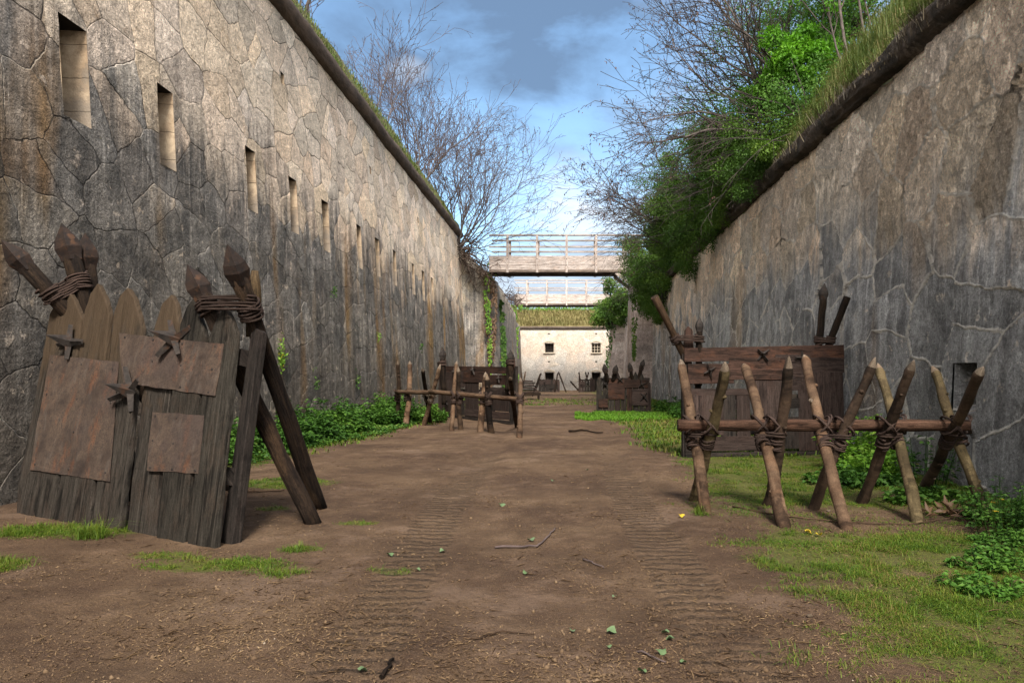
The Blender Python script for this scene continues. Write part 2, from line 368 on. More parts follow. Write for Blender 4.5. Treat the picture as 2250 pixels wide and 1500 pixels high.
M['leaf_pod'] = leafmat('dry_seed_pod', [(0, (.03, .02, .018)), (.6, (.07, .045, .04)), (1, (.14, .06, .05))], .1)
M['leaf_yellow'] = leafmat('yellow_petal', [(0, (.35, .24, .01)), (1, (.5, .36, .04))], .2)
M['leaf_pale'] = leafmat('pale_fallen_leaf', [(0, (.13, .17, .11)), (.5, (.09, .14, .06)), (1, (.17, .2, .14))], .1)
M['leaf_brown'] = leafmat('withered_leaf', [(0, (.06, .033, .02)), (1, (.13, .075, .04))], .1)
M['grass'] = leafmat('turf_grass', [(0, (.024, .05, .005)), (.35, (.055, .112, .008)), (.64, (.11, .155, .012)), (.8, (.15, .12, .032)), (1, (.16, .10, .055))], .3)
M['grass_far'] = leafmat('bright_turf', [(0, (.06, .15, .008)), (1, (.12, .26, .015))], .3)  # brighter green than the near turf
M['grass_bank'] = leafmat('bank_grass_blade', [(0, (.03, .055, .010)), (.4, (.075, .115, .02)), (.7, (.14, .15, .045)), (1, (.17, .105, .055))], .3)
M['grass_dry'] = leafmat('dry_grass_blade', [(0, (.17, .14, .055)), (.6, (.26, .22, .09)), (1, (.13, .16, .045))], .3)
M['clod'] = leafmat('earth_clod', [(0, (.045, .026, .015)), (.6, (.10, .063, .035)), (.92, (.17, .115, .07)), (1, (.3, .25, .2))], .01, .95)
M['straw'] = leafmat('straw_bits', [(0, (.06, .034, .02)), (.5, (.13, .08, .042)), (.85, (.24, .16, .085)), (1, (.36, .26, .15))], .1, .8)

def ground_mat():
    m, t = newmat('dirt_ground')
    P = t.pos(); x, y, z = t.sep(P)
    g = t.attr('turf')
    a = t.noise(P, .55, 5, .6); b = t.noise(P, 3.2, 6, .68); f = t.noise(P, 30, 5, .75); ff = t.noise(P, 130, 3, .7)
    c = t.ramp(t.math('ADD', t.math('MULTIPLY', t.step(a, .25, .75, 0, 1, False), .5), t.math('MULTIPLY', b, .5)),
               [(.34, (.045, .024, .014)), (.47, (.075, .044, .025)), (.56, (.098, .060, .034)), (.68, (.135, .087, .052))])
    c = t.mix(t.math('MULTIPLY', t.step(b, .52, .68), .4), c, (.165, .105, .072))
    c = t.mix(t.math('MULTIPLY', t.step(f, .45, .66), .75), c, (.055, .033, .023))
    c = t.mix(t.math('MULTIPLY', t.step(ff, .54, .66), .65), c, (.26, .175, .11))
    c = t.mix(t.math('MULTIPLY', t.step(t.noise(t.vadd(P, (4, 4, 0)), 60, 4, .75), .56, .66), .6), c, (.04, .025, .018))
    c = t.mix(t.math('MULTIPLY', t.step(t.noise(t.vadd(P, (2.5, 8.3, 0)), .8, 6, .68), .50, .62), .55), c, (.048, .028, .016))
    c = t.mix(t.math('MULTIPLY', t.step(t.noise(t.vadd(P, (22.5, 1.3, 0)), .7, 6, .7), .55, .66), .5), c, (.165, .11, .078))
    moss = t.mix(t.step(f, .35, .65), (.04, .05, .010), (.10, .125, .014))
    gm = t.math('MULTIPLY', t.step(t.math('ADD', g, t.math('MULTIPLY', t.math('ADD', t.math('SUBTRACT', b, .5), t.math('MULTIPLY', t.math('SUBTRACT', f, .5), .9)), 1.0)), .36, .85), .72)
    c = t.mix(gm, c, moss)
    # tyre tracks
    def track(cx, slope, wob):
        c0 = t.math('ADD', cx, t.math('ADD', t.math('MULTIPLY', y, slope), t.math('MULTIPLY', t.math('SINE', t.math('MULTIPLY', y, .55)), wob)))
        dx = t.math('SUBTRACT', x, c0); ad = t.math('ABSOLUTE', dx)
        w = t.math('MULTIPLY', t.step(ad, .27, .19), t.step(t.noise(t.vadd(P, (cx*9, 0, 0)), .8, 3, .6), .28 if cx > 0 else .34, .44 if cx > 0 else .5))
        ph = t.math('ADD', y, t.math('MULTIPLY', t.math('MULTIPLY', dx, dx), 1.8))
        ph = t.math('ADD', ph, t.math('MULTIPLY', t.noise(P, 3.6, 6, .68), .22))
        s = t.math('SINE', t.math('MULTIPLY', ph, 2*math.pi/.14))
        s = t.math('MULTIPLY', t.step(s, -1.0, .9, 0, 1, False), t.step(t.noise(P, 7.0, 5, .68), .34, .56))
        return w, s
    w1, s1 = track(.86, -.004, .06); w2, s2 = track(-1.02, -.035, .05)
    w3, s3 = track(1.02, .0, .04)
    w3 = t.math('MULTIPLY', w3, t.step(y, 6.5, 4.6))
    w = t.math('MAXIMUM', w1, w2)
    s = t.math('MAXIMUM', t.math('MULTIPLY', w1, s1), t.math('MULTIPLY', w2, s2))
    hold = t.math('MULTIPLY', w, t.step(y, 17, 8))
    tread = t.math('MULTIPLY', s, t.step(y, 17, 8))
    c = t.mix(t.math('MULTIPLY', hold, .35), c, (.145, .095, .06))
    h = t.math('ADD', t.math('MULTIPLY', b, 1.0), t.math('MULTIPLY', f, .55)); h = t.math('ADD', h, t.math('MULTIPLY', ff, .18))
    n1 = t.bump(h, 1.0, .05)
    n2 = t.bump(tread, 1.0, .055, n1)
    finish(t, c, .92, n2, spec=.2)
    return m
M['ground'] = ground_mat()
# =================================================================== SETTING
# ---- ground
def turf_val(x, y):
    """0..1 share of turf on the ground"""
    n = nz(x*.9, y*.9)*.5+nz(x*2.7, y*2.7, 3)*.3
    e = 1.05+.055*y if y < 16 else 1.93
    e = min(e, 2.0)
    v = (x-e+n*1.1)/.55
    v = max(0, min(1, v))*(.66+.9*n+.2)
    if 14 < y < 40: v = max(v, .95*max(0, min(1, (x-1.45)*1.6+n)))
    # bare earth under and before the stake barrier
    bx, by = (x-2.9)/2.3, (y-7.55)/.85
    q = bx*bx+by*by
    if q < 1: v *= .25+.5*q
    # left strip along the wall
    eL = -5.55+.1*(y-12) if y < 24 else -4.3
    w = max(0, min(1, (eL+.75-x+n*.8)/.8))*(1 if y > 10.5 else 0)
    v = max(v, w)
    for cx, cy, rx, ry in ((-4.95, 6.95, 1.05, .36), (-2.75, 5.72, .62, .25), (-4.55, 5.72, .42, .26), (-2.25, 6.25, .2, .12), (-3.3, 5.95, .35, .14), (-3.9, 9.9, .8, .5), (-3.2, 8.0, .2, .14), (-1.35, 5.6, .16, .1), (-2.1, 7.25, .22, .12)):
        d = ((x-cx)/rx)**2+((y-cy)/ry)**2
        v = max(v, max(0, min(1, 1.25-d+n*.7)))
    if y > 34: v = max(v, max(0, min(1, (n+.12)*2))*.8)
    return max(0, min(1, v))
def gz(x, y, fine=True):
    z = gbase(x, y)+.035*nz(x*.45, y*.45)+.015*nz(x*1.7, y*1.7, 2)
    for cx, sl, wob in ((.86, -.004, .06), (-1.02, -.035, .05)):
        c = cx+sl*y+wob*math.sin(.55*y)
        d = (x-c)/.26
        if abs(d) < 2.2: z += -.035*math.exp(-d*d)+.016*math.exp(-(abs(d)-1.35)**2*6)
    if x > 3.6: z += .02*min(1, (x-3.6))
    if fine: z += .006*nz(x*6, y*6, 5)+.004*nz(x*15, y*15, 8)
    return z
def build_ground():
    ys = [-8., -5, -2, 0, 1, 2]; y = 2.3
    while y < 100: ys.append(y); y += max(.035, .0085*y)
    xs = list(np.concatenate([np.arange(-14, -7, .5), np.arange(-7, 6.2, .06), np.arange(6.2, 14.1, .5)]))
    V = np.zeros((len(ys)*len(xs), 3), np.float32); T = np.zeros(len(V), np.float32); k = 0
    for yy in ys:
        for xx in xs:
            V[k] = (xx, yy, gz(xx, yy)); T[k] = turf_val(xx, yy) if yy > 2 and yy < 90 else 0; k += 1
    nx = len(xs); ii = np.arange(len(ys)-1)[:, None]*nx+np.arange(nx-1)[None, :]
    ii = ii.ravel()
    Fq = np.stack([ii, ii+1, ii+nx+1, ii+nx], 1)
    o = mesh_np('ground', V, [Fq], M['ground'], smooth=True)
    a = o.data.attributes.new('turf', 'FLOAT', 'POINT'); a.data.foreach_set('value', T)
    tag(o, 'brown dirt path with tyre tracks along the moat floor', 'ground', kind='structure')
build_ground()

# ---- walls
def und(s, z): return .035*nz(s*.35, z*.35, 1)+.018*nz(s*1.3, z*1.3, 4)
def strip_wall(Pf, s0, s1, z0, z1, holes, step, mat, name, parent, top_depth=1.6, fine=None):
    ss = {s0, s1}; zs = {z0, z1}
    for h in holes: ss |= {h[0], h[1]}; zs |= {h[2], h[3]}
    def fill(vals):
        vals = sorted(vals); out = [vals[0]]
        for a, b in zip(vals, vals[1:]):
            st_ = step
            if fine: st_ = fine[3] if fine[0] <= (a+b)/2 <= fine[1] else fine[2]
            n = max(1, int(math.ceil((b-a)/st_)))
            out += [a+(b-a)*i/n for i in range(1, n+1)]
        return out
    zs_ = None
    if fine: ss |= set(x for x in np.arange(fine[0], fine[1], 1.0)) | {s0+.01*0}
    zs_ = sorted(zs); 
    def fillz(vals):
        out = [vals[0]]
        for a, b in zip(vals, vals[1:]):
            n = max(1, int(math.ceil((b-a)/(fine[3] if fine else step)))); out += [a+(b-a)*i/n for i in range(1, n+1)]
        return out
    ss, zs = fill(ss), fillz(zs_)
    V = []; Fq = []
    for z in zs:
        for s in ss: V.append(Pf(s, z, 0))
    nx = len(ss)
    for i in range(len(zs)-1):
        for j in range(nx-1):
            cs, cz = (ss[j]+ss[j+1])/2, (zs[i]+zs[i+1])/2
            if any(h[0] < cs < h[1] and h[2] < cz < h[3] for h in holes): continue
            Fq.append((i*nx+j, i*nx+j+1, (i+1)*nx+j+1, (i+1)*nx+j))
    b = len(V)   # top, back and ends
    for s in ss: V.append(Pf(s, z1, top_depth))
    t = (len(zs)-1)*nx
    for j in range(nx-1): Fq.append((t+j, t+j+1, b+j+1, b+j))
    c = len(V)
    V += [Pf(s0, z0, top_depth), Pf(s1, z0, top_depth)]
    Fq.append((b, b+nx-1, c+1, c))
    Fq.append((0, t, b, c)); Fq.append((nx-1, t+nx-1, b+nx-1, c+1))
    o = mesh_np(name, V, [Fq], mat, parent, smooth=False)
    return o
def recess(Pf, h, parent, name, mats, flare=.0, sill=.0):
    a, b, z0, z1, d = h
    mb = MB()
    N = 4
    def quad(p, q, r, s, m): 
        k = len(mb.v); mb.v += [p, q, r, s]; mb.face([k, k+1, k+2, k+3], [(0, 0), (1, 0), (1, 1), (0, 1)], m)
    f = flare
    e = .0
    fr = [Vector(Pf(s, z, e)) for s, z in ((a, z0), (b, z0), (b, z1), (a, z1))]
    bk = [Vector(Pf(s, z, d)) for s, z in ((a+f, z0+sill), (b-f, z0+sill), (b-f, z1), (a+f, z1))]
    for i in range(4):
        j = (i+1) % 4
        quad(fr[i], fr[j], bk[j], bk[i], 0 if i != 2 else 1)  # soffit gets the painted shade colour, like the back
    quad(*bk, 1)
    return mb.build(name, mats, parent)
PL = lambda s, z, d: (-(6.40+.05*z)-d+und(s, z), s, z)
PR = lambda s, z, d: (5.20+.03*z+d-und(s+50, z), s, z)
# left wall
holesL = []
for px in (127, 345, 540, 634, 706, 783, 824, 862, 904, 926, 948):
    y = 6.71*F/(CX-px); holesL.append((y, y+.52+.05*math.sin(px), 4.9+.04*math.cos(px), 6.27, .75))
small = [(17.4, 17.62, 8.45, 8.72, .4), (25.2, 25.42, 8.42, 8.68, .4), (33.3, 33.55, 8.4, 8.66, .4)]
wl = thing('fortress_wall', 'tall left moat wall of grey polygonal stone with a row of narrow gun slits', 'wall', (-6.4, 20, 0))
strip_wall(PL, -8, 47.0, -.4, 10.13, holesL+small, 1.0, M['wall_left'], 'masonry', wl, fine=(5.5, 26, .12, .05))
for h in holesL: recess(PL, h, wl, 'gun_slit', [M['jamb'], M['recess_shade']], flare=.10)
for h in small: recess(PL, h, wl, 'drain_hole', [M['jamb'], M['recess_shade']])
def cordon(Pf, sgn, z, r, s0, s1, mat, parent, rough=.03, vary=0.0):
    V = []; Fq = []; N = 12; ss = np.arange(s0, s1+.01, .3); 
    for s in ss:
        x0 = Pf(s, z, 0)[0]
        for k in range(N+1):
            a = -math.pi/2+math.pi*k/N
            rr = r*(1+rough*nz(s*2.1, k*.7)+vary*nz(s*.6, k*.5, 7)+vary*.6*nz(s*2.2, k*.9, 2))
            V.append((x0+sgn*rr*math.cos(a), s, z+r+rr*math.sin(a)))
    for i in range(len(ss)-1):
        for k in range(N):
            q = i*(N+1)+k; Fq.append((q, q+1, q+N+2, q+N+1))
    for e in (0, len(ss)-1):
        c = len(V); V.append((Pf(ss[e], z, 0)[0]-sgn*.2, ss[e], z+r))
    c = len(V)-2
    tri = [(k, k+1, c) for k in range(N)]+[((len(ss)-1)*(N+1)+k, (len(ss)-1)*(N+1)+k+1, c+1) for k in range(N)]
    return mesh_np('cordon', V, [Fq, tri], mat, parent, smooth=True)
cordon(PL, 1, 10.13, .26, -8, 46.9, M['cordon'], wl, rough=.05, vary=.08)
# right wall
holesR = [(9.30, 9.88, .98, 1.64, .7), (12.55, 12.85, 1.25, 1.62, .5)]
wr = thing('fortress_wall', 'lower right moat wall of blotchy stone with pale mortar and a dirt covered top moulding', 'wall', (5.2, 18, 0))
strip_wall(PR, -8, 44.8, -.4, 6.38, holesR, 1.0, M['wall_right'], 'masonry', wr, fine=(5.0, 22, .12, .045))
for h in holesR: recess(PR, h, wr, 'gun_slit', [M['wall_right'], M['recess_shade']], flare=.1, sill=.25)
cordon(PR, -1, 6.38, .24, -8, 44.6, M['cordon_dirt'], wr, vary=.30, rough=.1)
# end pieces (broken, bent inward to carry the bridges)
def poly_wall(name, label, poly, mat, inward):
    fine_ = []
    for (x0, y0, t0), (x1, y1, t1) in zip(poly, poly[1:]):
        n = max(1, int(math.hypot(x1-x0, y1-y0)/.5))
        for i in range(n): f = i/n; fine_.append((x0+(x1-x0)*f, y0+(y1-y0)*f, t0+(t1-t0)*f))
    fine_.append(poly[-1])
    V = []; Fq = []; nzv = 12
    for i, (x, y, tp) in enumerate(fine_):
        tp += .12*nz(x*2, y*2)
        for k in range(nzv+1):
            z = -.5+(tp+.5)*k/nzv
            w = .10*nz((x+y)*.6, z*.4, 3)+.05*nz((x+y)*1.9, z*1.2)
            V.append((x+inward*(.04*z)*-1+inward*w, y+w*.5, z))
        V.append((x-inward*2.2, y+.6, tp+.1))
    W = nzv+2
    for i in range(len(fine_)-1):
        for k in range(W-1): q = i*W+k; Fq.append((q, q+1, q+W+1, q+W))
    o = mesh_np(name, V, [Fq], mat, None, smooth=True)
    return tag(o, label, 'wall')
poly_wall('wall_return', 'crumbling end of the left wall that bends inward below the bridges, hung with vines',
          [(-7.6, 46.6, 10.0), (-6.7, 46.9, 9.9), (-6.0, 47.3, 9.2), (-5.2, 47.7, 8.3), (-4.6, 48.2, 7.9), (-4.35, 49.2, 7.6), (-4.35, 60, 7.2), (-4.5, 68.6, 7.0), (-4.55, 69.6, 6.9), (-4.7, 70.6, 6.7), (-4.75, 79, 6.4)], M['wall_end_left'], 1)
poly_wall('wall_return', 'streaked purplish buttresses where the right wall steps inward under the bridges',
          [(6.3, 44.3, 6.6), (5.3, 44.5, 6.7), (4.6, 44.9, 7.2), (4.05, 45.7, 7.7), (3.9, 46.6, 7.8), (3.9, 48.8, 7.7), (4.3, 49.6, 6.9), (4.85, 50.2, 6.6), (5.0, 65.6, 6.4), (4.3, 66.4, 6.6), (3.95, 67.4, 6.7), (3.9, 70.2, 6.6), (4.5, 71, 6.2), (4.6, 79, 6.0)], M['wall_end_right'], -1)
# far wall
PF = lambda s, z, d: (s, 78+d-.03*nz(s*.4, z*.4), z)
wf = thing('fortress_wall', 'pale sunlit wall across the far end of the moat with two arched windows', 'wall', (0, 78, -.3))
def farpx(px): return (px-CX)*78/F
def farz(py): return CZ+(CY-py)*78/F
holesF = []
for cx in (1207, 1310):
    holesF.append((farpx(cx-10), farpx(cx+10), farz(774), farz(754), .55))
    holesF.append((farpx(cx-10), farpx(cx+10), -.35, farz(818), .55))
for cx in (1206, 1310):
    for cy in (733, 794.5): holesF.append((farpx(cx-2.2), farpx(cx+2.2), farz(cy+1.3), farz(cy-1.3), .3))
strip_wall(PF, -9, 9, -.7, farz(721), holesF, 1.0, M['wall_far'], 'masonry', wf)
for i, h in enumerate(holesF):
    if i < 4:
        w = recess(PF, h, wf, 'window_niche', [M['frame'], M['recess_shade']], flare=.08)
        # flat arch over the opening
        mb = MB(); a, b, z0, z1 = h[:4]; n = 8
        for k in range(n):
            u0, u1 = k/n, (k+1)/n
            def arc(u, o): return Vector((a-.1+(b-a+.2)*u, 77.93, z1+o+.18*math.sin(math.pi*u)))
            p = [arc(u0, -.02), arc(u1, -.02), arc(u1, .13), arc(u0, .13)]
            mb.prism(p, [q+Vector((0, .14, 0)) for q in p], [(0, 0), (.1, 0), (.1, .1), (0, .1)])
        if i in (0, 2): mb.box(((a+b)/2, 77.93, z0-.06), ((b-a)/2+.12, 0, 0), (0, .08, 0), (0, 0, .06))
        mb.build('window_surround', M['frame'], w)
        if i in (0, 2):
            mb = MB()
            for u in (.33, .66): mb.box((a+(b-a)*u, 78.2, (z0+z1)/2), (.022, 0, 0), (0, .022, 0), (0, 0, (z1-z0)/2))
            for u in (.3, .6, .85): mb.box(((a+b)/2, 78.235, z0+(z1-z0)*u), ((b-a)/2, 0, 0), (0, .015, 0), (0, 0, .02))
            mb.build('window_bars', M['iron'] if i == 0 else M['frame'], w)
    else: recess(PF, h, wf, 'vent_hole', [M['frame'], M['recess_shade']])
mb = MB(); mb.box((0, 77.95, farz(719)), (9, 0, 0), (0, .2, 0), (0, 0, .1)); mb.build('cornice', M['bridge_dark'], wf, bevel=.03)
# ---- banks
def bank(name, rows, ys, mat, label, jit=.12):
    V = []; Fq = []; n = len(rows)
    for y in ys:
        for i, (x, z) in enumerate(rows):
            w = jit*(0 if i == 0 else 1)
            V.append((x+w*nz(y*.5, i*1.7), y, z+w*2*nz(y*.4, i*2.3, 5)))
    for i in range(len(ys)-1):
        for k in range(n-1): q = i*n+k; Fq.append((q, q+1, q+n+1, q+n))
    o = mesh_np(name, V, [Fq], mat, smooth=True)
    return tag(o, label, 'bank', kind='structure')
YB = list(np.arange(-8, 46.6, .5))
def sub(rows, k=3):
    out = []
    for a, b in zip(rows, rows[1:]):
        for i in range(k): out.append((a[0]+(b[0]-a[0])*i/k, a[1]+(b[1]-a[1])*i/k))
    return out+[rows[-1]]
bankL = [(-6.80, 10.66), (-7.15, 11.3), (-7.6, 12.0), (-9, 12.6), (-13, 12.8)]
bankR = [(5.33, 6.83), (5.75, 7.5), (6.35, 8.4), (7.2, 9.5), (8.6, 10.3), (13, 11)]
bank('earth_bank', sub(bankL)+[(-150, 12.8)], YB, M['bank_soil'], 'grassy earth bank above the left wall')
bank('earth_bank', sub(bankR)+[(150, 11)], YB, M['bank_soil'], 'grassy earth bank above the right wall')
bank('earth_bank', [(-5.6, 6.8), (-7.5, 7.4), (-10, 8.0), (-150, 8.0)], list(np.arange(49.0, 130, 1.5)), M['bank_soil'], 'low ground behind the broken left wall')
bank('earth_bank', [(5.6, 6.0), (6.6, 6.6), (9, 7.4), (150, 7.4)], list(np.arange(46.5, 130, 1.5)), M['bank_soil'], 'low ground behind the right buttresses')
V = []; Fq = []
fx = np.arange(-14, 14.1, .7); fr_ = [(78.2, farz(717)), (79, farz(714)+.2), (80.3, 7.35), (82, 8.25), (84, 8.5), (130, 8.4)]
for (yy, zz) in fr_:
    for x in fx: V.append((x, yy, zz+.1*nz(x*.4, yy)))
nx = len(fx)
for i in range(len(fr_)-1):
    for k in range(nx-1): q = i*nx+k; Fq.append((q, q+1, q+nx+1, q+nx))
tag(mesh_np('earth_bank', V, [Fq], M['bank_dry'], smooth=True), 'dry yellow grass bank above the far wall', 'bank', kind='structure')

# ---- bridges
def make_bridge(Y, label):
    root = thing('footbridge', label, 'bridge', (0, Y, 7.95), 'wooden footbridges crossing the moat')
    s = 46.5/F*1.0; zb = 7.95
    x0, x1 = -4.95, 6.3
    # side girders: three boards each, front and rear
    for dy in (0, 1.9):
        mb = MB()
        for k in range(3):
            z = zb+.30+.30*k
            for a, b in ((x0, -1.9), (-1.894, 1.87), (1.876, x1)):
                mb.box(((a+b)/2, dy+Y+.01*((k+1) % 2), z), ((b-a)/2-.002, 0, 0), (0, .05, 0), (0, 0, .146))
        mb.build('side_board', M['bridge'], root, bevel=.006)
        mb = MB(); mb.box(((x0+x1)/2, dy+Y+.02, zb+.07), ((x1-x0)/2, 0, 0), (0, .13, 0), (0, 0, .075)); mb.build('girder', M['bridge_dark'], root, bevel=.01)
        posts = [-3.77, -1.88, 0, 1.88, 3.77, 5.64]
        for px_ in posts:
            mb = MB(); mb.box((px_+.0, dy+Y+(-.115 if dy == 0 else .115), zb+1.14), (.075, 0, 0), (0, .06, 0), (0, 0, 1.18), grain=2)
            mb.build('rail_post', M['bridge'], root, bevel=.006)
            for q in (.42, .82):
                mb = MB(); mb.box((px_, dy+Y+(-.18 if dy == 0 else .18), zb+q), (.025, 0, 0), (0, .008, 0), (0, 0, .025)); mb.build('bolt', M['iron'], root)
        for zr, hh in ((2.36, .045), (1.62, .055)):
            mb = MB(); mb.box(((x0+x1)/2, dy+Y, zb+zr), ((x1-x0)/2, 0, 0), (0, .05 if zr < 2 else .09, 0), (0, 0, hh)); mb.build('handrail' if zr > 2 else 'mid_rail', M['bridge'], root, bevel=.006)
    mb = MB()
    for k in range(80):
        x = x0+.08+(x1-x0-.16)*k/79
        mb.box((x, Y+.95, zb+1.02), (.072, 0, 0), (0, .86, 0), (0, 0, .025), grain=1)
    mb.build('deck', M['bridge_dark'], root)
    for dy in (0.05, 1.85):
        for sx in (1,):
            mb = MB(); a, b = Vector((sx*3.15, Y+dy, zb-.02)), Vector((sx*4.75, Y+dy, zb-1.25))
            d = (b-a); u = Vector((0, 1, 0)); w = d.cross(u).normalized()
            mb.box((a+b)/2, d/2, u*.09, w*.11); mb.build('strut', M['bridge'], root, bevel=.01)
    return root
make_bridge(46.5, 'nearer weathered wooden footbridge high across the moat, its railing behind bare branches')
make_bridge(69.0, 'farther wooden footbridge seen below the deck of the nearer one')

# =================================================================== SIEGE SHIELDS, BARRIERS
class Plane:
    def __init__(s, bl, br, lean):
        s.o = Vector(bl); s.e = Vector(br)-s.o; s.w = s.e.length; s.e.normalize()
        s.up = Vector((0, lean, 1)).normalized(); s.n = s.up.cross(s.e).normalized()
        if s.n.y > 0: s.n = -s.n
    def P(s, u, w, d=0): return s.o+s.e*u+s.up*w+s.n*d
    def pix(s, px, py):
        C = Vector((0, 0, CZ)); D = Vector(((px-CX)/F, 1, (CY-py)/F))
        t = (s.o-C).dot(s.n)/D.dot(s.n); Q = C+D*t-s.o
        a, b = Q.dot(s.e), Q.dot(s.up); c = s.e.dot(s.up); det = 1-c*c
        return ((a-b*c)/det, (b-a*c)/det)
    def poly(s, mb, uw, d0, d1, grain='w', m=0):
        r = random.random()*20
        uv = [((w+r, u+r) if grain == 'w' else (u+r, w+r)) for u, w in uw]
        mb.prism([s.P(u, w, d1) for u, w in uw], [s.P(u, w, d0) for u, w in uw], uv, m)
def rough_edge(pts, amp, step=.07, seed=0):
    out = []
    for i in range(len(pts)):
        a, b = pts[i], pts[(i+1) % len(pts)]
        L = math.hypot(b[0]-a[0], b[1]-a[1]); n = max(1, int(L/step))
        for k in range(n):
            f = k/n; x, y = a[0]+(b[0]-a[0])*f, a[1]+(b[1]-a[1])*f
            q = amp if k else amp*.4
            out.append((x+q*nz(x*9+seed, y*9, 1), y+q*nz(x*9+seed, y*9, 6)))
    return out
def pole_pts(a, b, n=9, wob=.012):
    a, b = Vector(a), Vector(b); s = random.random()*50
    return [a+(b-a)*(i/(n-1))+Vector((nz(i*.6, s), nz(i*.6, s, 3), 0))*wob*(1 if 0 < i < n-1 else .3) for i in range(n)]
def coil(mb, c, axis, Rr, turns, pitch, rr, jit=.12):
    c, ax = Vector(c), Vector(axis).normalized(); x = ax.orthogonal().normalized(); y = ax.cross(x)
    n = int(turns*14); pts = []; ph = random.random()*6
    for i in range(n+1):
        a = ph+2*math.pi*i/14; h = (i/n-.5)*turns*pitch
        q = Rr*(1.02+jit*.9*nz(i*.33, ph)); h += pitch*1.5*nz(i*.17, ph, 4)
        pts.append(c+x*math.cos(a)*q+y*math.sin(a)*q+ax*h)
    mb.tube(pts, [rr]*len(pts), 5)
def loop(mb, c, n1, n2, r1, r2, rr, turns=3, off=None):
    """flattened winding round two poles: ellipse in axes n1 (half r1), n2 (half r2)"""
    c, n1, n2 = Vector(c), Vector(n1).normalized(), Vector(n2).normalized()
    off = Vector(off) if off else n1.cross(n2).normalized()*rr*2.1
    pts = []; n = int(turns*16); ph = random.random()*6
    for i in range(n+1):
        a = ph+2*math.pi*i/16
        q = 1+.13*nz(i*.3, ph)
        pts.append(c+n1*math.cos(a)*r1*q+n2*math.sin(a)*r2*q+off*(i/16-turns/2)+Vector((0, 0, .012*nz(i*.3, ph, 2))))
    mb.tube(pts, [rr]*len(pts), 5)
def spear(parent, tip, foot, r, mat, head=True, name='pole', headmat=None):
    tip, foot = Vector(tip), Vector(foot); d = (foot-tip).normalized(); L = (foot-tip).length
    a = tip+d*(r*3.0 if head else 0)
    mb = MB()
    pts = pole_pts(a, foot-d*0 + d*.12, 10, r*.22)
    mb.tube(pts, [r*(.9+.14*nz(i*.8, L*7)) for i in range(10)], 11, jit=.035)
    o = mb.build(name, mat, parent)
    if head:
        mb = MB()
        mb.tube([tip, tip+d*r*1.9, tip+d*r*2.75, tip+d*r*3.6, tip+d*r*4.1], [r*.05, r*1.12, r*1.3, r*1.06, r*1.0], 5, smooth=False)
        mb.build('iron_head', headmat or M['iron_rust'], o)
    return o
def star(parent, pl, u, w, r, d, rot=.4, name='caltrop'):
    mb = MB(); C = pl.P(u, w, d)
    e, up, n = pl.e, pl.up, pl.n
    for k in range(4):
        a = rot+k*math.pi/2+random.uniform(-.22, .22)
        dr = e*math.cos(a)+up*math.sin(a); sd = (e*-math.sin(a)+up*math.cos(a))
        L = r*random.uniform(.8, 1.15); wd = r*.2
        tipv = C+dr*L+n*r*random.uniform(-.03, .3)
        b0, b1 = C+sd*wd, C-sd*wd
        k0 = len(mb.v)
        mb.v += [b0+n*.012, b1+n*.012, tipv-sd*wd*.55, tipv+sd*wd*.55, C+n*.06, tipv+n*.03]
        for f in ([k0, k0+1, k0+4], [k0, k0+4, k0+5, k0+3], [k0+4, k0+1, k0+2, k0+5], [k0+3, k0+5, k0+2], [k0+1, k0, k0+3, k0+2]):
            mb.face(f, [(0, 0)]*len(f))
    # forward spike
    q = C+n*r*.95+e*r*-.35+up*r*.12
    base = [C+e*r*.42, C+up*r*.34-e*r*.1, C-e*r*.3, C-up*r*.32+e*.02]
    k0 = len(mb.v); mb.v += [q]+[b+n*.02 for b in base]
    for i in range(4): mb.face([k0, k0+1+i, k0+1+(i+1) % 4], [(0, 0)]*3)
    return mb.build(name, M['iron'], parent)
def rivets(mb, pl, uwl, d, r, m=0):
    for u, w in uwl:
        c = pl.P(u, w, d); k0 = len(mb.v)
        for ring, (q, h) in enumerate(((r, 0), (r*.75, r*.5))):
            for i in range(6):
                a = i*math.pi/3; mb.v.append(c+pl.e*math.cos(a)*q+pl.up*math.sin(a)*q+pl.n*h)
        for i in range(6):
            j = (i+1) % 6; mb.face([k0+i, k0+j, k0+6+j, k0+6+i], [(0, 0)]*4, m)
        mb.face([k0+6+i for i in range(6)], [(0, 0)]*6, m)
def quad_pts(q, nu, nv, ins=.06):
    """grid of points inside a quad given as tl,tr,br,bl"""
    out = []
    for i in range(nu):
        for j in range(nv):
            u = ins+(1-2*ins)*i/max(1, nu-1); v = ins+(1-2*ins)*j/max(1, nv-1)
            t = [q[0][k]+(q[1][k]-q[0][k])*u for k in (0, 1)]; b = [q[3][k]+(q[2][k]-q[3][k])*u for k in (0, 1)]
            out.append((t[0]+(b[0]-t[0])*v+random.uniform(-.012, .012), t[1]+(b[1]-t[1])*v+random.uniform(-.012, .012)))
    return out
def plate(parent, pl, q, d, mat, name='metal_plate', nu=3, nv=3, th=.008, rr=.015, grain='w', amp=.007):
    mb = MB()
    e_ = rough_edge(q, amp*1.4, seed=random.random()*40); r_ = random.random()*20
    dd = [.016*max(0, nz(u*2.6+r_, w*2.6)+.1) for u, w in e_]
    mb.prism([pl.P(u, w, d+th+k) for (u, w), k in zip(e_, dd)], [pl.P(u, w, d+k) for (u, w), k in zip(e_, dd)], [(u+r_, w) for u, w in e_])
    pts = quad_pts(q, nu, nv); rivets(mb, pl, [p for p in pts if random.random() < .93], d+th, rr, 1)
    return mb.build(name, [mat, M['iron']], parent)

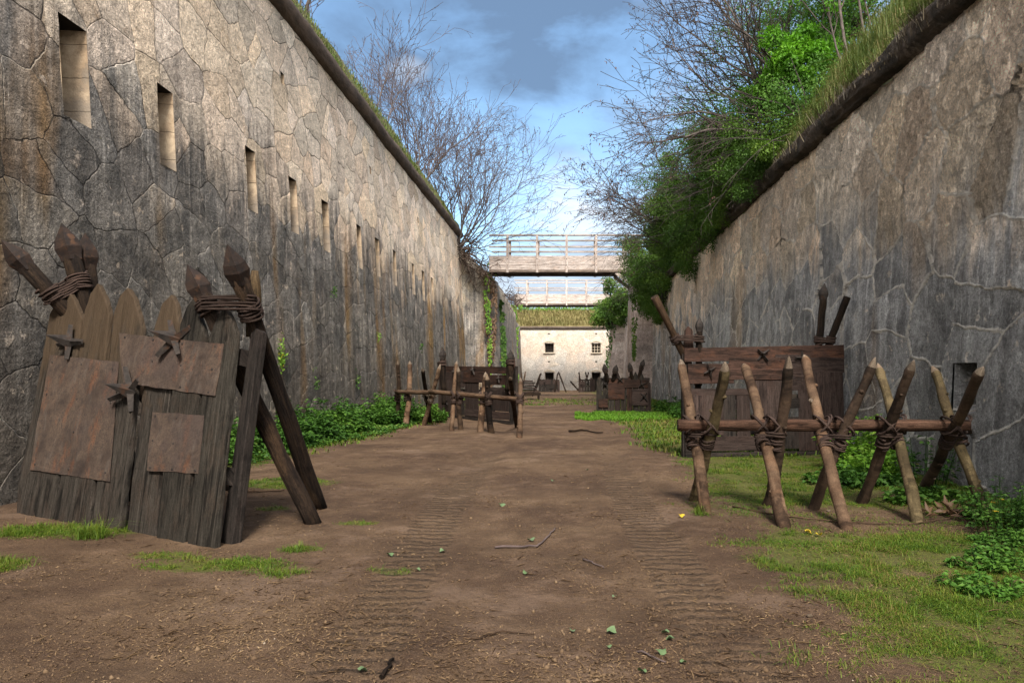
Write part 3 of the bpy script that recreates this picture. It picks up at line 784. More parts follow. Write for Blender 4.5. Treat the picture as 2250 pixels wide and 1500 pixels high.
# ---------- A: the big palisade shield at the left front
def shieldA():
    bl, br = gr(37, 1124), gr(477, 1207)
    pl = Plane(bl, br, .27)
    root = thing('siege_shield', 'large leaning shield of pointed grey planks with three rusty plates, nearest on the left', 'siege shield', (bl+br)/2, 'wooden siege shields standing in the moat')
    planks = [[(37, 1126), (40, 1060), (72, 900), (109, 690), (128, 655), (147, 631), (163, 655), (182, 700), (160, 850), (138, 1000), (117, 1142)],
              [(121, 1143), (142, 1000), (166, 850), (187, 686), (200, 645), (216, 623), (232, 648), (243, 690), (228, 850), (215, 1000), (200, 1150)],
              [(204, 1150), (219, 1000), (234, 850), (249, 692), (263, 650), (280, 631), (298, 656), (314, 720), (300, 850), (285, 1000), (266, 1164)],
              [(274, 1163), (291, 1000), (310, 850), (336, 712), (352, 665), (372, 645), (384, 665), (391, 708), (375, 850), (357, 1000), (338, 1185)],
              [(345, 1186), (364, 1000), (382, 850), (398, 712), (412, 675), (427, 656), (440, 690), (456, 740), (443, 850), (428, 1000), (408, 1197)],
              [(413, 1199), (433, 1000), (448, 850), (461, 737), (478, 700), (496, 672), (511, 698), (523, 730), (512, 850), (496, 1000), (477, 1210)]]
    mats = [M['plank_front']]*4+[M['plank_grey']]*2
    cen = lambda q: (sum(a for a, b in q)/len(q))
    for i, p in enumerate(planks):
        mb = MB(); q = [pl.pix(*c) for c in p]
        q = [(u, w-.05 if w < .15 else w) for u, w in q]
        cu = cen(q); q = [(u-.011*(1 if u > cu else -1), w) for u, w in q]
        dd = random.uniform(-.02, .02)
        pl.poly(mb, rough_edge(q, .014, .045, i*5), -.06+dd, dd)
        mb.build('plank', mats[i], root, bevel=.012)
    # bars behind
    H = pl.w
    for w0 in (.55, 1.65):
        mb = MB(); pl.poly(mb, [(.1, w0), (H-.1, w0), (H-.1, w0+.16), (.1, w0+.16)], -.15, -.076, 'u'); mb.build('rear_bar', M['plank_dark'], root)
    for u0, nm in ((H-.02, 1), (.25, 0)):
        mb = MB(); pl.poly(mb, [(u0-.16, -.05), (u0+.0, -.05), (u0+.04, 2.0), (u0-.08, 2.07)], -.25, -.152); mb.build('side_post', M['plank_dark'], root, bevel=.01)
    for q, nu, nv in (([(115, 780), (265, 796), (246, 1058), (71, 1032)], 3, 4), ([(267, 733), (496, 757), (479, 871), (277, 842)], 4, 3), ([(340, 906), (453, 913), (440, 1041), (328, 1034)], 3, 3)):
        plate(root, pl, [pl.pix(*c) for c in q], .016 if nu == 3 else .019, M['rust'], 'rusty_plate', nu, nv)
    for (px, py), rt in (((162, 754), .1), ((392, 748), .75), ((297, 862), .55)):
        star(root, pl, *pl.pix(px, py), .25, .03, rt)
    for c in ((135, 720), (95, 1005), (205, 760), (232, 1062), (380, 1050), (448, 1050), (360, 770), (70, 990), (130, 1070)):
        mb = MB(); rivets(mb, pl, [pl.pix(*c)], 0.0, .014); mb.build('bolt', M['iron'], root)
    r = .1
    ends = {'a': ((413, 582), 6.95, (688, 1148)), 'b': ((499, 537), 6.55, (702, 1118))}
    P2t, P2f = at(412, 581, 6.95), gr(688, 1150); P1t, P1f = at(499, 537, 6.55), gr(702, 1119)
    P4t, P4f = at(3, 527, 8.12), gr(510, 1076); P3t = at(136, 491, 8.6); P3f = gr(305, 1098); P5t = at(188, 512, 8.75); P5f = gr(212, 1085)
    for tp, ft, rr, mt in ((P2t, P2f, .088, M['pole_dark']), (P1t, P1f, .092, M['pole_dark']), (P4t, P4f, .098, M['pole_dark']), (P3t, P3f, .112, M['pole_dark']), (P5t, P5f, .105, M['pole_dark'])):
        spear(root, tp, ft, rr, mt)
    mb = MB(); mb.tube(pole_pts(at(560, 595, 7.1), at(556, 740, 7.12), 6), [.035, .06, .07, .07, .07, .07], 8); mb.build('stub_pole', M['plank_ochre'], root)
    mb = MB()
    def onl(a, b, py):
        lo, hi = 0., 1.
        for _ in range(40):
            m_ = (lo+hi)/2; q = a+(b-a)*m_; y_ = CY-(q.z-CZ)*F/q.y
            if y_ < py: lo = m_
            else: hi = m_
        return a+(b-a)*lo
    for a, b, py, rr, tn in ((P3t, P3f, 622, .125, 5), (P4t, P4f, 645, .112, 5), (P2t, P2f, 672, .1, 4), (P1t, P1f, 683, .105, 5)):
        mb = MB(); coil(mb, onl(a, b, py), b-a, rr*.97, tn+1, .028, .012); mb.build('rope_lashing', M['rope'], root)
    for A_, B_, ya, yb in ((P4t, P3t, 648, 618), (P2t, P1t, 668, 664)):
        fa, fb = (P4f, P3f) if A_ is P4t else (P2f, P1f)
        mb = MB(); p, q = onl(A_, fa, ya), onl(B_, fb, yb)
        d_ = (q-p).normalized(); up_ = Vector((0, 0, 1)); n_ = d_.cross(up_)
        loop(mb, (p+q)/2, d_, n_, (q-p).length/2+.10, .115, .0115, 5, off=(0, .0, .03))
        mb.build('rope_lashing', M['rope'], root)
    return pl
plA = shieldA()

# ---------- board shields (near right and middle left) drawn on a normalised face
def board_shield(bl, br, H, lean, label, flip=False, detail=1, poles=None, lowgap=True):
    pl = Plane(bl, br, lean); W = pl.w
    root = thing('siege_shield', label, 'siege shield', (Vector(bl)+Vector(br))/2, 'wooden siege shields standing in the moat')
    fx = (lambda u: (1-u)*W) if flip else (lambda u: u*W)
    def rect(u0, u1, v0, v1, dv=0.0):
        q = [(fx(u0), v1*H), (fx(u1), (v1+dv)*H), (fx(u1), (v0+dv)*H), (fx(u0), v0*H)]
        return q if not flip else [q[1], q[0], q[3], q[2]]
    def board(u0, u1, v0, v1, d, mat, grain='u', th=.035, name='board', dv=0.):
        mb = MB(); pl.poly(mb, rough_edge(rect(u0, u1, v0, v1, dv), .006, .09, random.random()*30), d, d+th, grain)
        rivets(mb, pl, quad_pts(rect(u0, u1, v0, v1, dv), 3, 2, .1), d+th, .012, 1)
        return mb.build(name, [mat, M['iron']], root, bevel=.005)
    # carrying posts
    for u0 in (.02, .97):
        mb = MB(); pl.poly(mb, [(fx(u0-.03), -.06), (fx(u0+.03), -.06), (fx(u0+.03), 1.0*H), (fx(u0-.03), 1.0*H)], -.12, -.02); mb.build('post', M['plank_dark'], root, bevel=.008)
    mb = MB(); pl.poly(mb, [(fx(.0), .97*H), (fx(.06), .97*H), (fx(.055), 1.15*H), (fx(.03), 1.19*H), (fx(.01), 1.15*H)], -.06, 0); mb.build('post_top', M['plank_red'], root, bevel=.008)
    for v0 in (.3, .52):
        mb = MB(); pl.poly(mb, rect(.0, 1., v0, v0+.05), -.06, -.026, 'u'); mb.build('rail', M['plank_grey'], root)
    board(0, 1, .86, .985, 0, M['plank_red'], dv=.04)
    board(.02, .30, .665, .845, .004, M['plank_red'])
    board(.27, .62, .70, .90, .036, M['plank_red'], name='cover_plate', th=.015)
    board(.56, .78, .72, .93, .03, M['plank_brown'], name='cover_plate', th=.012)
    board(.76, 1., .765, .905, .003, M['plank_brown'])
    board(.03, .40, .56, .62, 0, M['plank_brown'])
    board(.05, .235, .2, .585, .02, M['plank_brown'], 'w', .014, 'metal_plate')
    board(.22, .31, .06, .57, -.005, M['plank_dark'], 'w'); board(.315, .40, .06, .57, -.008, M['plank_brown'], 'w')
    board(.42, .60, .02, .72, .01, M['plank_brown'], 'w', .018, 'metal_plate')
    board(.61, .70, .07, .36, 0, M['plank_dark'], 'w'); board(.60, .71, .44, .53, 0, M['plank_dark']); board(.6, .72, .6, .72, 0, M['plank_brown'])
    board(.70, .99, .05, .765, .018, M['plank_brown'], 'w', .014, 'metal_plate')
    board(.04, .6, .06, .19, .006, M['plank_brown']); board(.0, .99, -.06, .045, -.004, M['plank_dark'])
    board(.0, .05, .05, .66, -.006, M['plank_dark'], 'w')
    for (u, v, r) in ((.15, .78, .13), (.475, .93, .15), (.73, .90, .14)) + (((.85, .3, .14),) if flip else ()):
        star(root, pl, fx(u), v*H, r, .055, random.random())
    for tp, ft, rr, hd, mt in poles: spear(root, tp, ft, rr, mt, hd, headmat=M['iron'])
    # props to the ground behind
    for u0 in (.1, .88):
        a = pl.P(fx(u0), .8*H, -.12); b = Vector((a.x+.1, a.y+.95, gbase(a.x, a.y))); mb = MB(); mb.tube(pole_pts(a, b), [.055]*9, 9); mb.build('prop', M['pole_dark'], root)
    mb = MB()
    for tp, ft, rr, hd, mt in poles:
        tp, ft = Vector(tp), Vector(ft); ax = (ft-tp)
        k = min(1, max(0, (tp.z-(1.07*H))/(tp.z-ft.z)))
        mb = MB(); coil(mb, tp+ax*k, ax, rr*1.15, 4, .035, .014); mb.build('rope_lashing', M['rope'], root)
    if len(poles) > 1:
        for i in range(0, len(poles)-1, 2):
            p = [Vector(poles[j][0])+(Vector(poles[j][1])-Vector(poles[j][0]))*min(1, max(0, (poles[j][0][2]-1.07*H)/(poles[j][0][2]-poles[j][1][2]))) for j in (i, i+1)]
            d_ = (p[1]-p[0]); L_ = d_.length; d_ = d_.normalized() if L_ > .01 else Vector((1, 0, 0))
            mb = MB(); loop(mb, (p[0]+p[1])/2, d_, d_.cross(Vector((0, 0, 1))), L_/2+.09, .11, .013, 4, off=(0, 0, .028)); mb.build('rope_lashing', M['rope'], root)
    return pl
bl, br = gr(1505, 1006), gr(1858, 1000)
board_shield(bl, br, 1.98, .06, 'reddish brown board shield with metal sheets, behind the stake barrier on the right',
    poles=[(at(1438, 652, 12.7), at(1530, 835, 13.3), .075, False, M['pole_brown']), (at(1537, 696, 13.0), at(1534, 850, 13.15), .062, True, M['pole_dark']),
           (at(1812, 622, 13.5), at(1795, 800, 13.6), .075, True, M['pole_dark']), (at(1862, 652, 13.4), at(1815, 770, 13.6), .07, False, M['pole_dark'])])
bl, br = gr(963, 914), gr(1129, 931)
board_shield(bl, br, 1.72, .06, 'brown board shield behind the pale stake barrier by the left wall', flip=True,
    poles=[(at(971, 761, 23.3), at(975, 850, 23.4), .10, True, M['pole_dark']), (at(968, 800, 23.4), at(975, 880, 23.5), .08, False, M['pole_dark']),
           (at(1122, 768, 21.5), at(1122, 850, 21.7), .09, True, M['pole_dark']), (at(1119, 790, 21.6), at(1115, 850, 21.8), .08, False, M['pole_dark'])])

# ---------- C and the far ones: plank shields with paired spears
def plank_shield(bl, br, lean, label, n, H, plates, stars, poles, tall, matset, seed=0):
    random.seed(seed); pl = Plane(bl, br, lean); W = pl.w
    root = thing('siege_shield', label, 'siege shield', (Vector(bl)+Vector(br))/2, 'wooden siege shields standing in the moat')
    for i in range(n):
        u0, u1 = W*i/n+.008, W*(i+1)/n-.008; h = H*(tall[i % len(tall)])+random.uniform(-.03, .03); c = (u0+u1)/2
        mb = MB(); dd = random.uniform(-.015, .015)
        pl.poly(mb, [(u0, -.06), (u1, -.06), (u1, h-.2), (c+.02, h), (c-.02, h), (u0, h-.22)], -.05+dd, dd); mb.build('plank', random.choice(matset), root, bevel=.006)
    for w0 in (.35*H, .8*H):
        mb = MB(); pl.poly(mb, [(.05, w0), (W-.05, w0), (W-.05, w0+.14), (.05, w0+.14)], -.13, -.068, 'u'); mb.build('rear_bar', M['plank_dark'], root)
    for k, (q, mt) in enumerate(plates): plate(root, pl, q, .02+.006*k, mt, 'cover_plate', 3, 3, .014)
    for u, w, r in stars: star(root, pl, u, w, r, .05, random.random())
    mb = MB()
    for tp, ft, rr in poles:
        spear(root, tp, ft, rr, M['pole_dark'], True, headmat=M['iron'])
        tp, ft = Vector(tp), Vector(ft); mb = MB(); coil(mb, tp+(ft-tp)*.45, ft-tp, rr*1.12, 3, .04, .013); mb.build('rope_lashing', M['rope'], root)
    return root
C_bl, C_br = gr(1310, 905), gr(1431, 906)
plC = Plane(C_bl, C_br, .1); cp = lambda x, y: plC.pix(x/4.1667+1280, y/4.1667+560)
cq = lambda x0, y0, x1, y1: [cp(x0, y0), cp(x1, y0), cp(x1, y1), cp(x0, y1)]
cat_ = lambda x, y, Y=27.9: at(x/4.1667+1280, y/4.1667+560, Y)
plank_shield(C_bl, C_br, .1, 'brown plank shield with patched boards on the bright grass beside the right wall', 9, 1.5,
    [(cq(235, 1132, 385, 1320), M['plank_red']), (cq(388, 1142, 600, 1215), M['plank_red']), (cq(455, 1228, 600, 1378), M['plank_brown']), (cq(150, 1318, 235, 1395), M['plank_red'])],
    [(*cp(208, 1185), .17), (*cp(347, 1145), .15), (*cp(545, 1188), .17), (*cp(563, 1297), .2)],
    [(cat_(197, 995), cat_(222, 1130, 28.2), .09), (cat_(312, 1003), cat_(284, 1130, 28.2), .09), (cat_(428, 985), cat_(452, 1130, 28.2), .08), (cat_(560, 955), cat_(512, 1130, 28.2), .08)],
    (.93, .98, .88, 1.05, .9, .92, 1.05, 1.0, .86), [M['plank_red'], M['plank_brown'], M['plank_brown'], M['plank_grey']], 3)
# far board shields
def far_xy(px, py, Y): return at(px, py, Y)
E_bl, E_br = gr(1183, 861), gr(1230, 861); Ye = E_bl.y
plE = Plane(E_bl, E_br, .12)
plank_shield(E_bl, E_br, .12, 'distant dark shield before the far wall, with a long prop leaning to its right', 6, 1.32,
    [([(.1, 1.15), (1.2, 1.18), (1.2, .75), (.1, .72)], M['plank_brown']), ([(1.0, .7), (1.9, .72), (1.9, .3), (1.0, .3)], M['plank_dark'])],
    [(.6, .9, .16)], [(at(1189, 818, Ye), at(1180, 850, Ye+.3), .07), (at(1227, 816, Ye), at(1243, 859, Ye-.2), .075), (at(1226, 817, Ye-.1), at(1219, 858, Ye-.3), .07)], (.96, .92, .98, .94), [M['plank_dark'], M['plank_brown']], 5)
G_bl, G_br = gr(1271, 861), gr(1308, 861); Yg = G_bl.y
plank_shield(G_bl, G_br, .12, 'distant small shield of pointed planks partly hidden behind the patched brown one', 6, 1.35,
    [([(.1, 1.0), (.6, 1.0), (.6, .5), (.1, .5)], M['plank_brown'])], [(.9, .8, .15), (.3, .7, .13)],
    [(at(1272, 816, Yg), at(1275, 845, Yg+.2), .07), (at(1286, 816, Yg), at(1292, 840, Yg+.2), .07), (at(1294, 816, Yg), at(1287, 840, Yg+.2), .07), (at(1252, 836, Yg-.5), at(1269, 855, Yg), .08)], (1.05, .9, 1.0, .85), [M['plank_grey'], M['plank_brown']], 6)
random.seed(21)
# sled with stacked planks
sp_ = gr(1164, 878); Ys = sp_.y
root = thing('timber_sled', 'low dark sled stacked with planks, far down the path before the pale wall', 'sled', sp_)
mb = MB(); 
for dy in (-.4, .4): mb.box((sp_.x, Ys+dy+.4, sp_.z+.33), (.62, 0, 0), (0, .06, 0), (0, 0, .07))
mb.build('frame', M['pole_dark'], root, bevel=.01)
for sx in (-.45, .5):
    for dy in (0, .8):
        mb = MB(); mb.box((sp_.x+sx, Ys+dy, sp_.z+.13), (.05, 0, 0), (0, .05, 0), (0, 0, .17), grain=2); mb.build('leg', M['pole_dark'], root)
for k in range(7):
    mb = MB(); w = .62-.05*k; mb.box((sp_.x-.12+random.uniform(-.06, .06), Ys+.4, sp_.z+.47+.105*k), (w, random.uniform(-.04, .04), random.uniform(-.02, .02)), (0, .38, 0), (0, 0, .035)); mb.build('stacked_plank', M['plank_dark'] if k % 2 else M['plank_brown'], root, bevel=.008)
for a, b in (((1144.5, 816), (1149, 848)), ((1154.5, 816), (1149.5, 848))): mb = MB(); mb.tube(pole_pts(at(*a, Ys+.5), at(*b, Ys+.5), 5), [.02, .045, .045, .045, .045], 7); mb.build('upright_stick', M['pole_brown'], root)
mb = MB(); mb.tube(pole_pts(at(1187, 822, Ys+.3), at(1170, 870, Ys), 6), [.05]*6, 7); mb.build('drawbar', M['pole_dark'], root)

# ---------- stake barriers
def stake(parent, tp, ft, r, mat, name='stake', mid=None):
    tp, ft = Vector(tp), Vector(ft); mb = MB(); L = (ft-tp).length; d = (ft-tp).normalized()
    s = random.random()*40; side = d.orthogonal().normalized(); side = Matrix.Rotation(random.random()*6.28, 3, d) @ side; o2 = d.cross(side)
    n = 34; lt = random.uniform(2.0, 3.1)*r/L; bow = (side*random.uniform(-1, 1)+o2*random.uniform(-1, 1))*r*.55
    ts = [0, lt*.12, lt*.35, lt*.68, lt]+[lt+(1+.1/L-lt)*i/n for i in range(1, n+1)]
    N = 14; pts = []; base = len(mb.v); off = [random.uniform(.75, 1.25) for _ in range(4)]
    for i, t in enumerate(ts):
        p = tp+(ft-tp)*t+bow*(4*t*(1-t) if t < 1 else 0)+Vector((nz(t*4, s), nz(t*4, s, 5), 0))*r*.32
        if i < 4: p += side*r*.22*(1-t/lt)
        pts.append(p)
    rad = [r*(.06, .26, .52, .8, .96)[i] if i < 5 else r*(.88+.20*t+.13*nz(t*6, s, 2)) for i, t in enumerate(ts)]
    mb.tube(pts, rad, N, mats=[1]*3+[0]*(len(ts)-4), smooth=True)
    for i in range(len(ts)):           # bark ridges, flats and axe facets
        for k in range(N):
            v = mb.v[base+i*N+k]; c = pts[i]; a = 2*math.pi*k/N; q = v-c
            m_ = 1+.10*nz(ts[i]*L*5+s, math.cos(a)*1.6, math.sin(a)*1.6)+.06*nz(ts[i]*L*16, math.cos(a)*3+s, math.sin(a)*3)
            if i < 5: m_ *= .86+.16*abs(math.cos(2*a+s))*1.2
            mb.v[base+i*N+k] = c+q*m_
    for t in random.sample([.22, .33, .45, .58, .7, .82], 3):
        c = tp+(ft-tp)*t+bow*4*t*(1-t); a = (Matrix.Rotation(random.uniform(-1.6, 1.6), 3, d) @ Vector((0, -1, 0))); a = (a-d*a.dot(d)*.7).normalized(); q = r*random.uniform(.25, .42)
        mb.tube([c+a*r*.55, c+a*r*.98, c+a*r*random.uniform(1.12, 1.3)+Vector((0, 0, .2*r))], [q*1.5, q*1.1, q*.75], 7, mats=[0, 1 if random.random() < .08 else 0])
    return mb.build(name, [mat, M['cut_tip']], parent)
def lashing(parent, P, a1, a2, r, beam_dir, front):
    """cross binding at beam point P of a stake with axis a1"""
    mb = MB(); a1 = Vector(a1).normalized()
    for sg in (1, -1):
        d = (Vector(beam_dir)*sg*.75+Vector((0, 0, 1))).normalized()
        n = Vector((0, -1, 0))
        loop(mb, P, d, n, r*2.1, r*1.75, r*.17, 3)
    return mb
# near right barrier
root = thing('stake_barrier', 'near barrier of crossed sharpened stakes lashed to a beam, on the right', 'barrier', at(1805, 935, 8.1)+Vector((0, 0, -.92)), 'barriers of crossed stakes')
ba, bb = at(1489, 934, 8.12), at(2128, 934, 8.12)
mb = MB(); pts = pole_pts(ba, bb, 16, .03); mb.tube(pts, [.066*(1+.16*nz(i*.7, 3)) for i in range(16)], 12, jit=.07); mb.build('beam', M['beam'], root)
st = [((1493, 789), (1549, 1128), 8.72, M['stake'], .060), ((1634, 797), (1721, 1158), 9.15, M['stake'], .061), ((1768, 777), (1859, 1158), 9.15, M['stake'], .061), ((1928, 799), (2015, 1144), 9.0, M['stake_moss'], .058), ((2050, 803), (2167, 1122), 8.72, M['stake_moss'], .058),
      ((1595, 794), (1524, 1100), 7.55, M['stake_moss'], .062), ((1731, 782), (1688, 1112), 7.72, M['stake_dark'], .060), ((1926, 785), (1787, 1117), 7.8, M['stake_dark'], .056), ((2007, 789), (1893, 1102), 7.55, M['stake_dark'], .058), ((2158, 806), (2026, 1087), 7.3, M['stake_dark'], .060)]
lines = []
for (t_, f_, Yt, mt, r_) in st:
    tp, ft = at(*t_, Yt), gr(*f_); stake(root, tp, ft, r_, mt); lines.append((tp, ft, r_))
for i in range(5):
    for j in (i, i+5):
        mb = MB(); tp, ft, r_ = lines[j]; k = (tp.z-ba.z)/(tp.z-ft.z); P = tp+(ft-tp)*k
        Q = tp+(ft-tp)*(k+.115)
        coil(mb, Q, ft-tp, r_*1.18, 5, .026, .0125)
        for sg in (1, -1):
            d = Vector((sg*.8, 0, 1)).normalized(); loop(mb, (P+Vector((P.x, 8.12, P.z)))/2, d, (0, 1, 0), .125, .14, .0115, 2, off=(sg*.02, 0, .01))
        mb.build('rope_lashing', M['rope'], root)
    mb = MB()
    a, b = [lines[j][0]+(lines[j][1]-lines[j][0])*(((lines[j][0].z-ba.z)/(lines[j][0].z-lines[j][1].z))+.06) for j in (i, i+5)]
    d_ = b-a; loop(mb, (a+b)/2, d_, d_.cross(Vector((0, 0, 1))), d_.length/2+.08, .1, .0125, 2, off=(0, 0, .025))
    mb.build('rope_lashing', M['rope'], root)
# middle left barrier
root = thing('stake_barrier', 'pale stake barrier by the left wall, its stakes rising from green weeds', 'barrier', at(1010, 866, 19.3)+Vector((0, 0, -.94)), 'barriers of crossed stakes')
ba, bm, bb = at(871, 861, 21.2), at(1000, 866, 19.3), at(1150, 878, 17.5)
for a, b, mt in ((ba, at(960, 862, 19.9), M['stake']), (at(945, 860, 20.0), bb, M['stake'])):
    mb = MB(); mb.tube(pole_pts(a, b, 10, .02), [.062]*10, 9, jit=.04); mb.build('beam', mt, root)
st = [((901, 792), (892, 936), 21.35, 21.0, M['stake'], .075), ((968, 800), (931, 935), 20.2, 0, M['stake'], .062), ((1003, 793), (993, 946), 19.55, 0, M['stake'], .055), ((1067, 817), (1055, 949), 18.7, 0, M['stake'], .078), ((1143, 829), (1141, 963), 17.7, 0, M['stake'], .062),
      ((874, 793), (872, 930), 21.0, 0, M['stake_dark'], .06), ((928, 808), (946, 930), 19.9, 0, M['pole_dark'], .06), ((1008, 805), (1012, 944), 19.0, 0, M['stake_dark'], .062), ((1070, 820), (1079, 950), 18.2, 0, M['pole_dark'], .075), ((1121, 828), (1136, 938), 17.6, 0, M['stake_dark'], .06)]
lines = []
for (t_, f_, Yt, _, mt, r_) in st:
    tp, ft = at(*t_, Yt), gr(*f_); stake(root, tp, ft, r_, mt); lines.append((tp, ft, r_))
for i in range(5):
    for j in (i, i+5):
        mb = MB(); tp, ft, r_ = lines[j]; k = (tp.z-.93)/(tp.z-ft.z); P = tp+(ft-tp)*k
        coil(mb, tp+(ft-tp)*(k+.1), ft-tp, r_*1.2, 4, .03, .016)
        for sg in (1, -1): loop(mb, P, Vector((sg*.8, 0, 1)), (0, 1, 0), .13, .12, .014, 2)
        mb.build('rope_lashing', M['rope'] if i != 1 else M['cut_tip'], root)
# =================================================================== VEGETATION
random.seed(5)
def leaves(name, C, D, Nn, L, W, mat, parent=None, rnd=None, fold=.25):
    """rhombus leaves with a folded midrib: C base, D direction, Nn normal"""
    C, D, Nn = (np.asarray(a, float) for a in (C, D, Nn)); n = len(C)
    D /= np.linalg.norm(D, axis=1, keepdims=True)+1e-9
    S = np.cross(D, Nn); S /= np.linalg.norm(S, axis=1, keepdims=True)+1e-9
    Nn = np.cross(S, D)
    L = np.broadcast_to(np.asarray(L, float), (n,))[:, None]; W = np.broadcast_to(np.asarray(W, float), (n,))[:, None]
    V = np.empty((n, 4, 3)); V[:, 0] = C; V[:, 1] = C+D*L*.45+S*W*.5+Nn*W*fold; V[:, 2] = C+D*L-Nn*L*.12; V[:, 3] = C+D*L*.45-S*W*.5+Nn*W*fold
    b = np.arange(n)[:, None]*4
    T = np.concatenate([np.stack([b[:, 0], b[:, 0]+1, b[:, 0]+2], 1)[:, None], np.stack([b[:, 0], b[:, 0]+2, b[:, 0]+3], 1)[:, None]], 1).reshape(-1, 3)
    r = RNG.random(n) if rnd is None else np.asarray(rnd)
    return mesh_np(name, V.reshape(-1, 3), [T], mat, parent, np.repeat(r, 2))
def runit(n):
    v = RNG.normal(size=(n, 3)); return v/np.linalg.norm(v, axis=1, keepdims=True)
def blades(name, P, H, W, mat, lean=.5, parent=None, rnd=None, droop=None):
    """grass blades: 5 vertices each, bending"""
    P = np.asarray(P, float); n = len(P); H = np.broadcast_to(np.asarray(H, float), (n,))[:, None]; W = np.broadcast_to(np.asarray(W, float), (n,))[:, None]
    a = RNG.random(n)*2*np.pi; d = np.stack([np.cos(a), np.sin(a), np.zeros(n)], 1); s = np.stack([-np.sin(a), np.cos(a), np.zeros(n)], 1)
    l = (RNG.random(n)*lean*2)[:, None]; up = np.array([0, 0, 1.0])
    if droop is not None: d = d*.5+np.asarray(droop)
    V = np.empty((n, 5, 3)); V[:, 0] = P-s*W*.5; V[:, 1] = P+s*W*.5
    m = P+up*H*.6+d*H*l*.35; V[:, 2] = m+s*W*.38; V[:, 3] = m-s*W*.38; V[:, 4] = P+up*H*(1-.35*l)+d*H*l*1.1
    b = np.arange(n)*5
    Q = np.stack([b, b+1, b+2, b+3], 1); T = np.stack([b+3, b+2, b+4], 1)
    r = RNG.random(n) if rnd is None else np.asarray(rnd)
    return mesh_np(name, V.reshape(-1, 3), [Q, T], mat, parent, np.concatenate([r, r]))

# ---- turf on the moat floor: near dense, far sparse
def scatter_ground(n, y0, y1, x0, x1, f, power=1.6):
    out = []
    while len(out) < n:
        k = 4000
        u = RNG.random(k); y = (y0**(1-power)+u*(y1**(1-power)-y0**(1-power)))**(1/(1-power))
        x = x0+RNG.random(k)*(x1-x0)
        keep = RNG.random(k)
        for i in range(k):
            if abs(x[i]+.2) > .80*y[i]+.6: continue
            if keep[i] < f(x[i], y[i]): out.append((x[i], y[i], gz(x[i], y[i], False)-.005))
            if len(out) >= n: break
    return np.array(out)
def clumpf(x, y):
    v = turf_val(x, y)
    return v*max(0.03, .34+1.3*nz(x*1.9, y*2.3, 12)+1.0*nz(x*6, y*6, 3))
pts = scatter_ground(110000, 3.0, 14, -6.3, 5.2, clumpf)
h = np.array([.012+.034*max(0, .35+nz(p[0]*1.3, p[1]*1.3, 31))+.016*random.random() for p in pts])
tall = RNG.random(len(pts)) < .02; h = np.where(tall, h*2.4, h)
o = blades('grass', pts, h, .0028+.0004*pts[:, 1], M['grass'], 1.5); tag(o, 'short patchy grass on the near ground by the stake barrier and shield', 'grass', kind='stuff')
pts = scatter_ground(26000, 13, 45, -6.3, 5.2, clumpf, 1.4)
o = blades('grass', pts, .05+.08*RNG.random(len(pts)), .012+.0006*pts[:, 1], M['grass'], .8); tag(o, 'thin grass along both sides of the path further down the moat', 'grass', kind='stuff')
def brightf(x, y): return 1.0*(abs((x-2.0)/2.2)**2+abs((y-25.5)/2.6)**2 < 1.0+.5*nz(x, y)) * .9
pts = scatter_ground(9000, 21, 29, .3, 4.6, brightf, 1.2)
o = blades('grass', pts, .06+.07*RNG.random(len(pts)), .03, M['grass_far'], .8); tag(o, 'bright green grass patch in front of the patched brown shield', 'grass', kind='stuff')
# longer tussocks at the foot of the big shield
for (cx, cy, rx, ry, n, hh, lab) in ((-4.3, 6.62, .12, .1, 300, .34, 'long grass tuft with seed stalks against the foot of the big shield'), (-5.0, 6.95, 1.0, .22, 2200, .11, 'low bright grass along the foot of the big shield'), (-2.85, 5.75, .5, .2, 1100, .075, 'small grass tuft on the dirt just before the big shield'), (-2.2, 5.45, .25, .12, 500, .09, 'spiky green tuft just right of the small tuft before the big shield'), (-4.5, 5.65, .3, .2, 900, .10, 'grass patch at the left edge of the photo on the dirt'),
        (-2.3, 6.2, .14, .08, 200, .09, 'little grass tuft at the right foot of the big shield'), (1.42, 7.75, .12, .1, 220, .12, 'grass tuft at the left end of the near stake barrier'), (2.7, 4.85, .35, .25, 700, .13, 'tall spiky grass tuft on the turf at the right')):
    k = max(3, int(n/45)); ca = RNG.random(k)*2*np.pi; cq = np.sqrt(RNG.random(k)); cc = np.stack([cx+rx*cq*np.cos(ca), cy+ry*cq*np.sin(ca)], 1); ch = (.35+.9*RNG.random(k))*(1-.4*cq)
    w = RNG.integers(0, k, n); P = np.zeros((n, 3)); P[:, :2] = cc[w]+RNG.normal(size=(n, 2))*.035; P[:, 2] = [gz(p[0], p[1])-.01 for p in P]
    o = blades('grass_tuft', P, hh*ch[w]*(.4+.9*RNG.random(n)), .0045, M['grass'], 1.1, rnd=np.clip(.15+.75*RNG.random(n), 0, 1)); tag(o, lab, 'grass tuft')
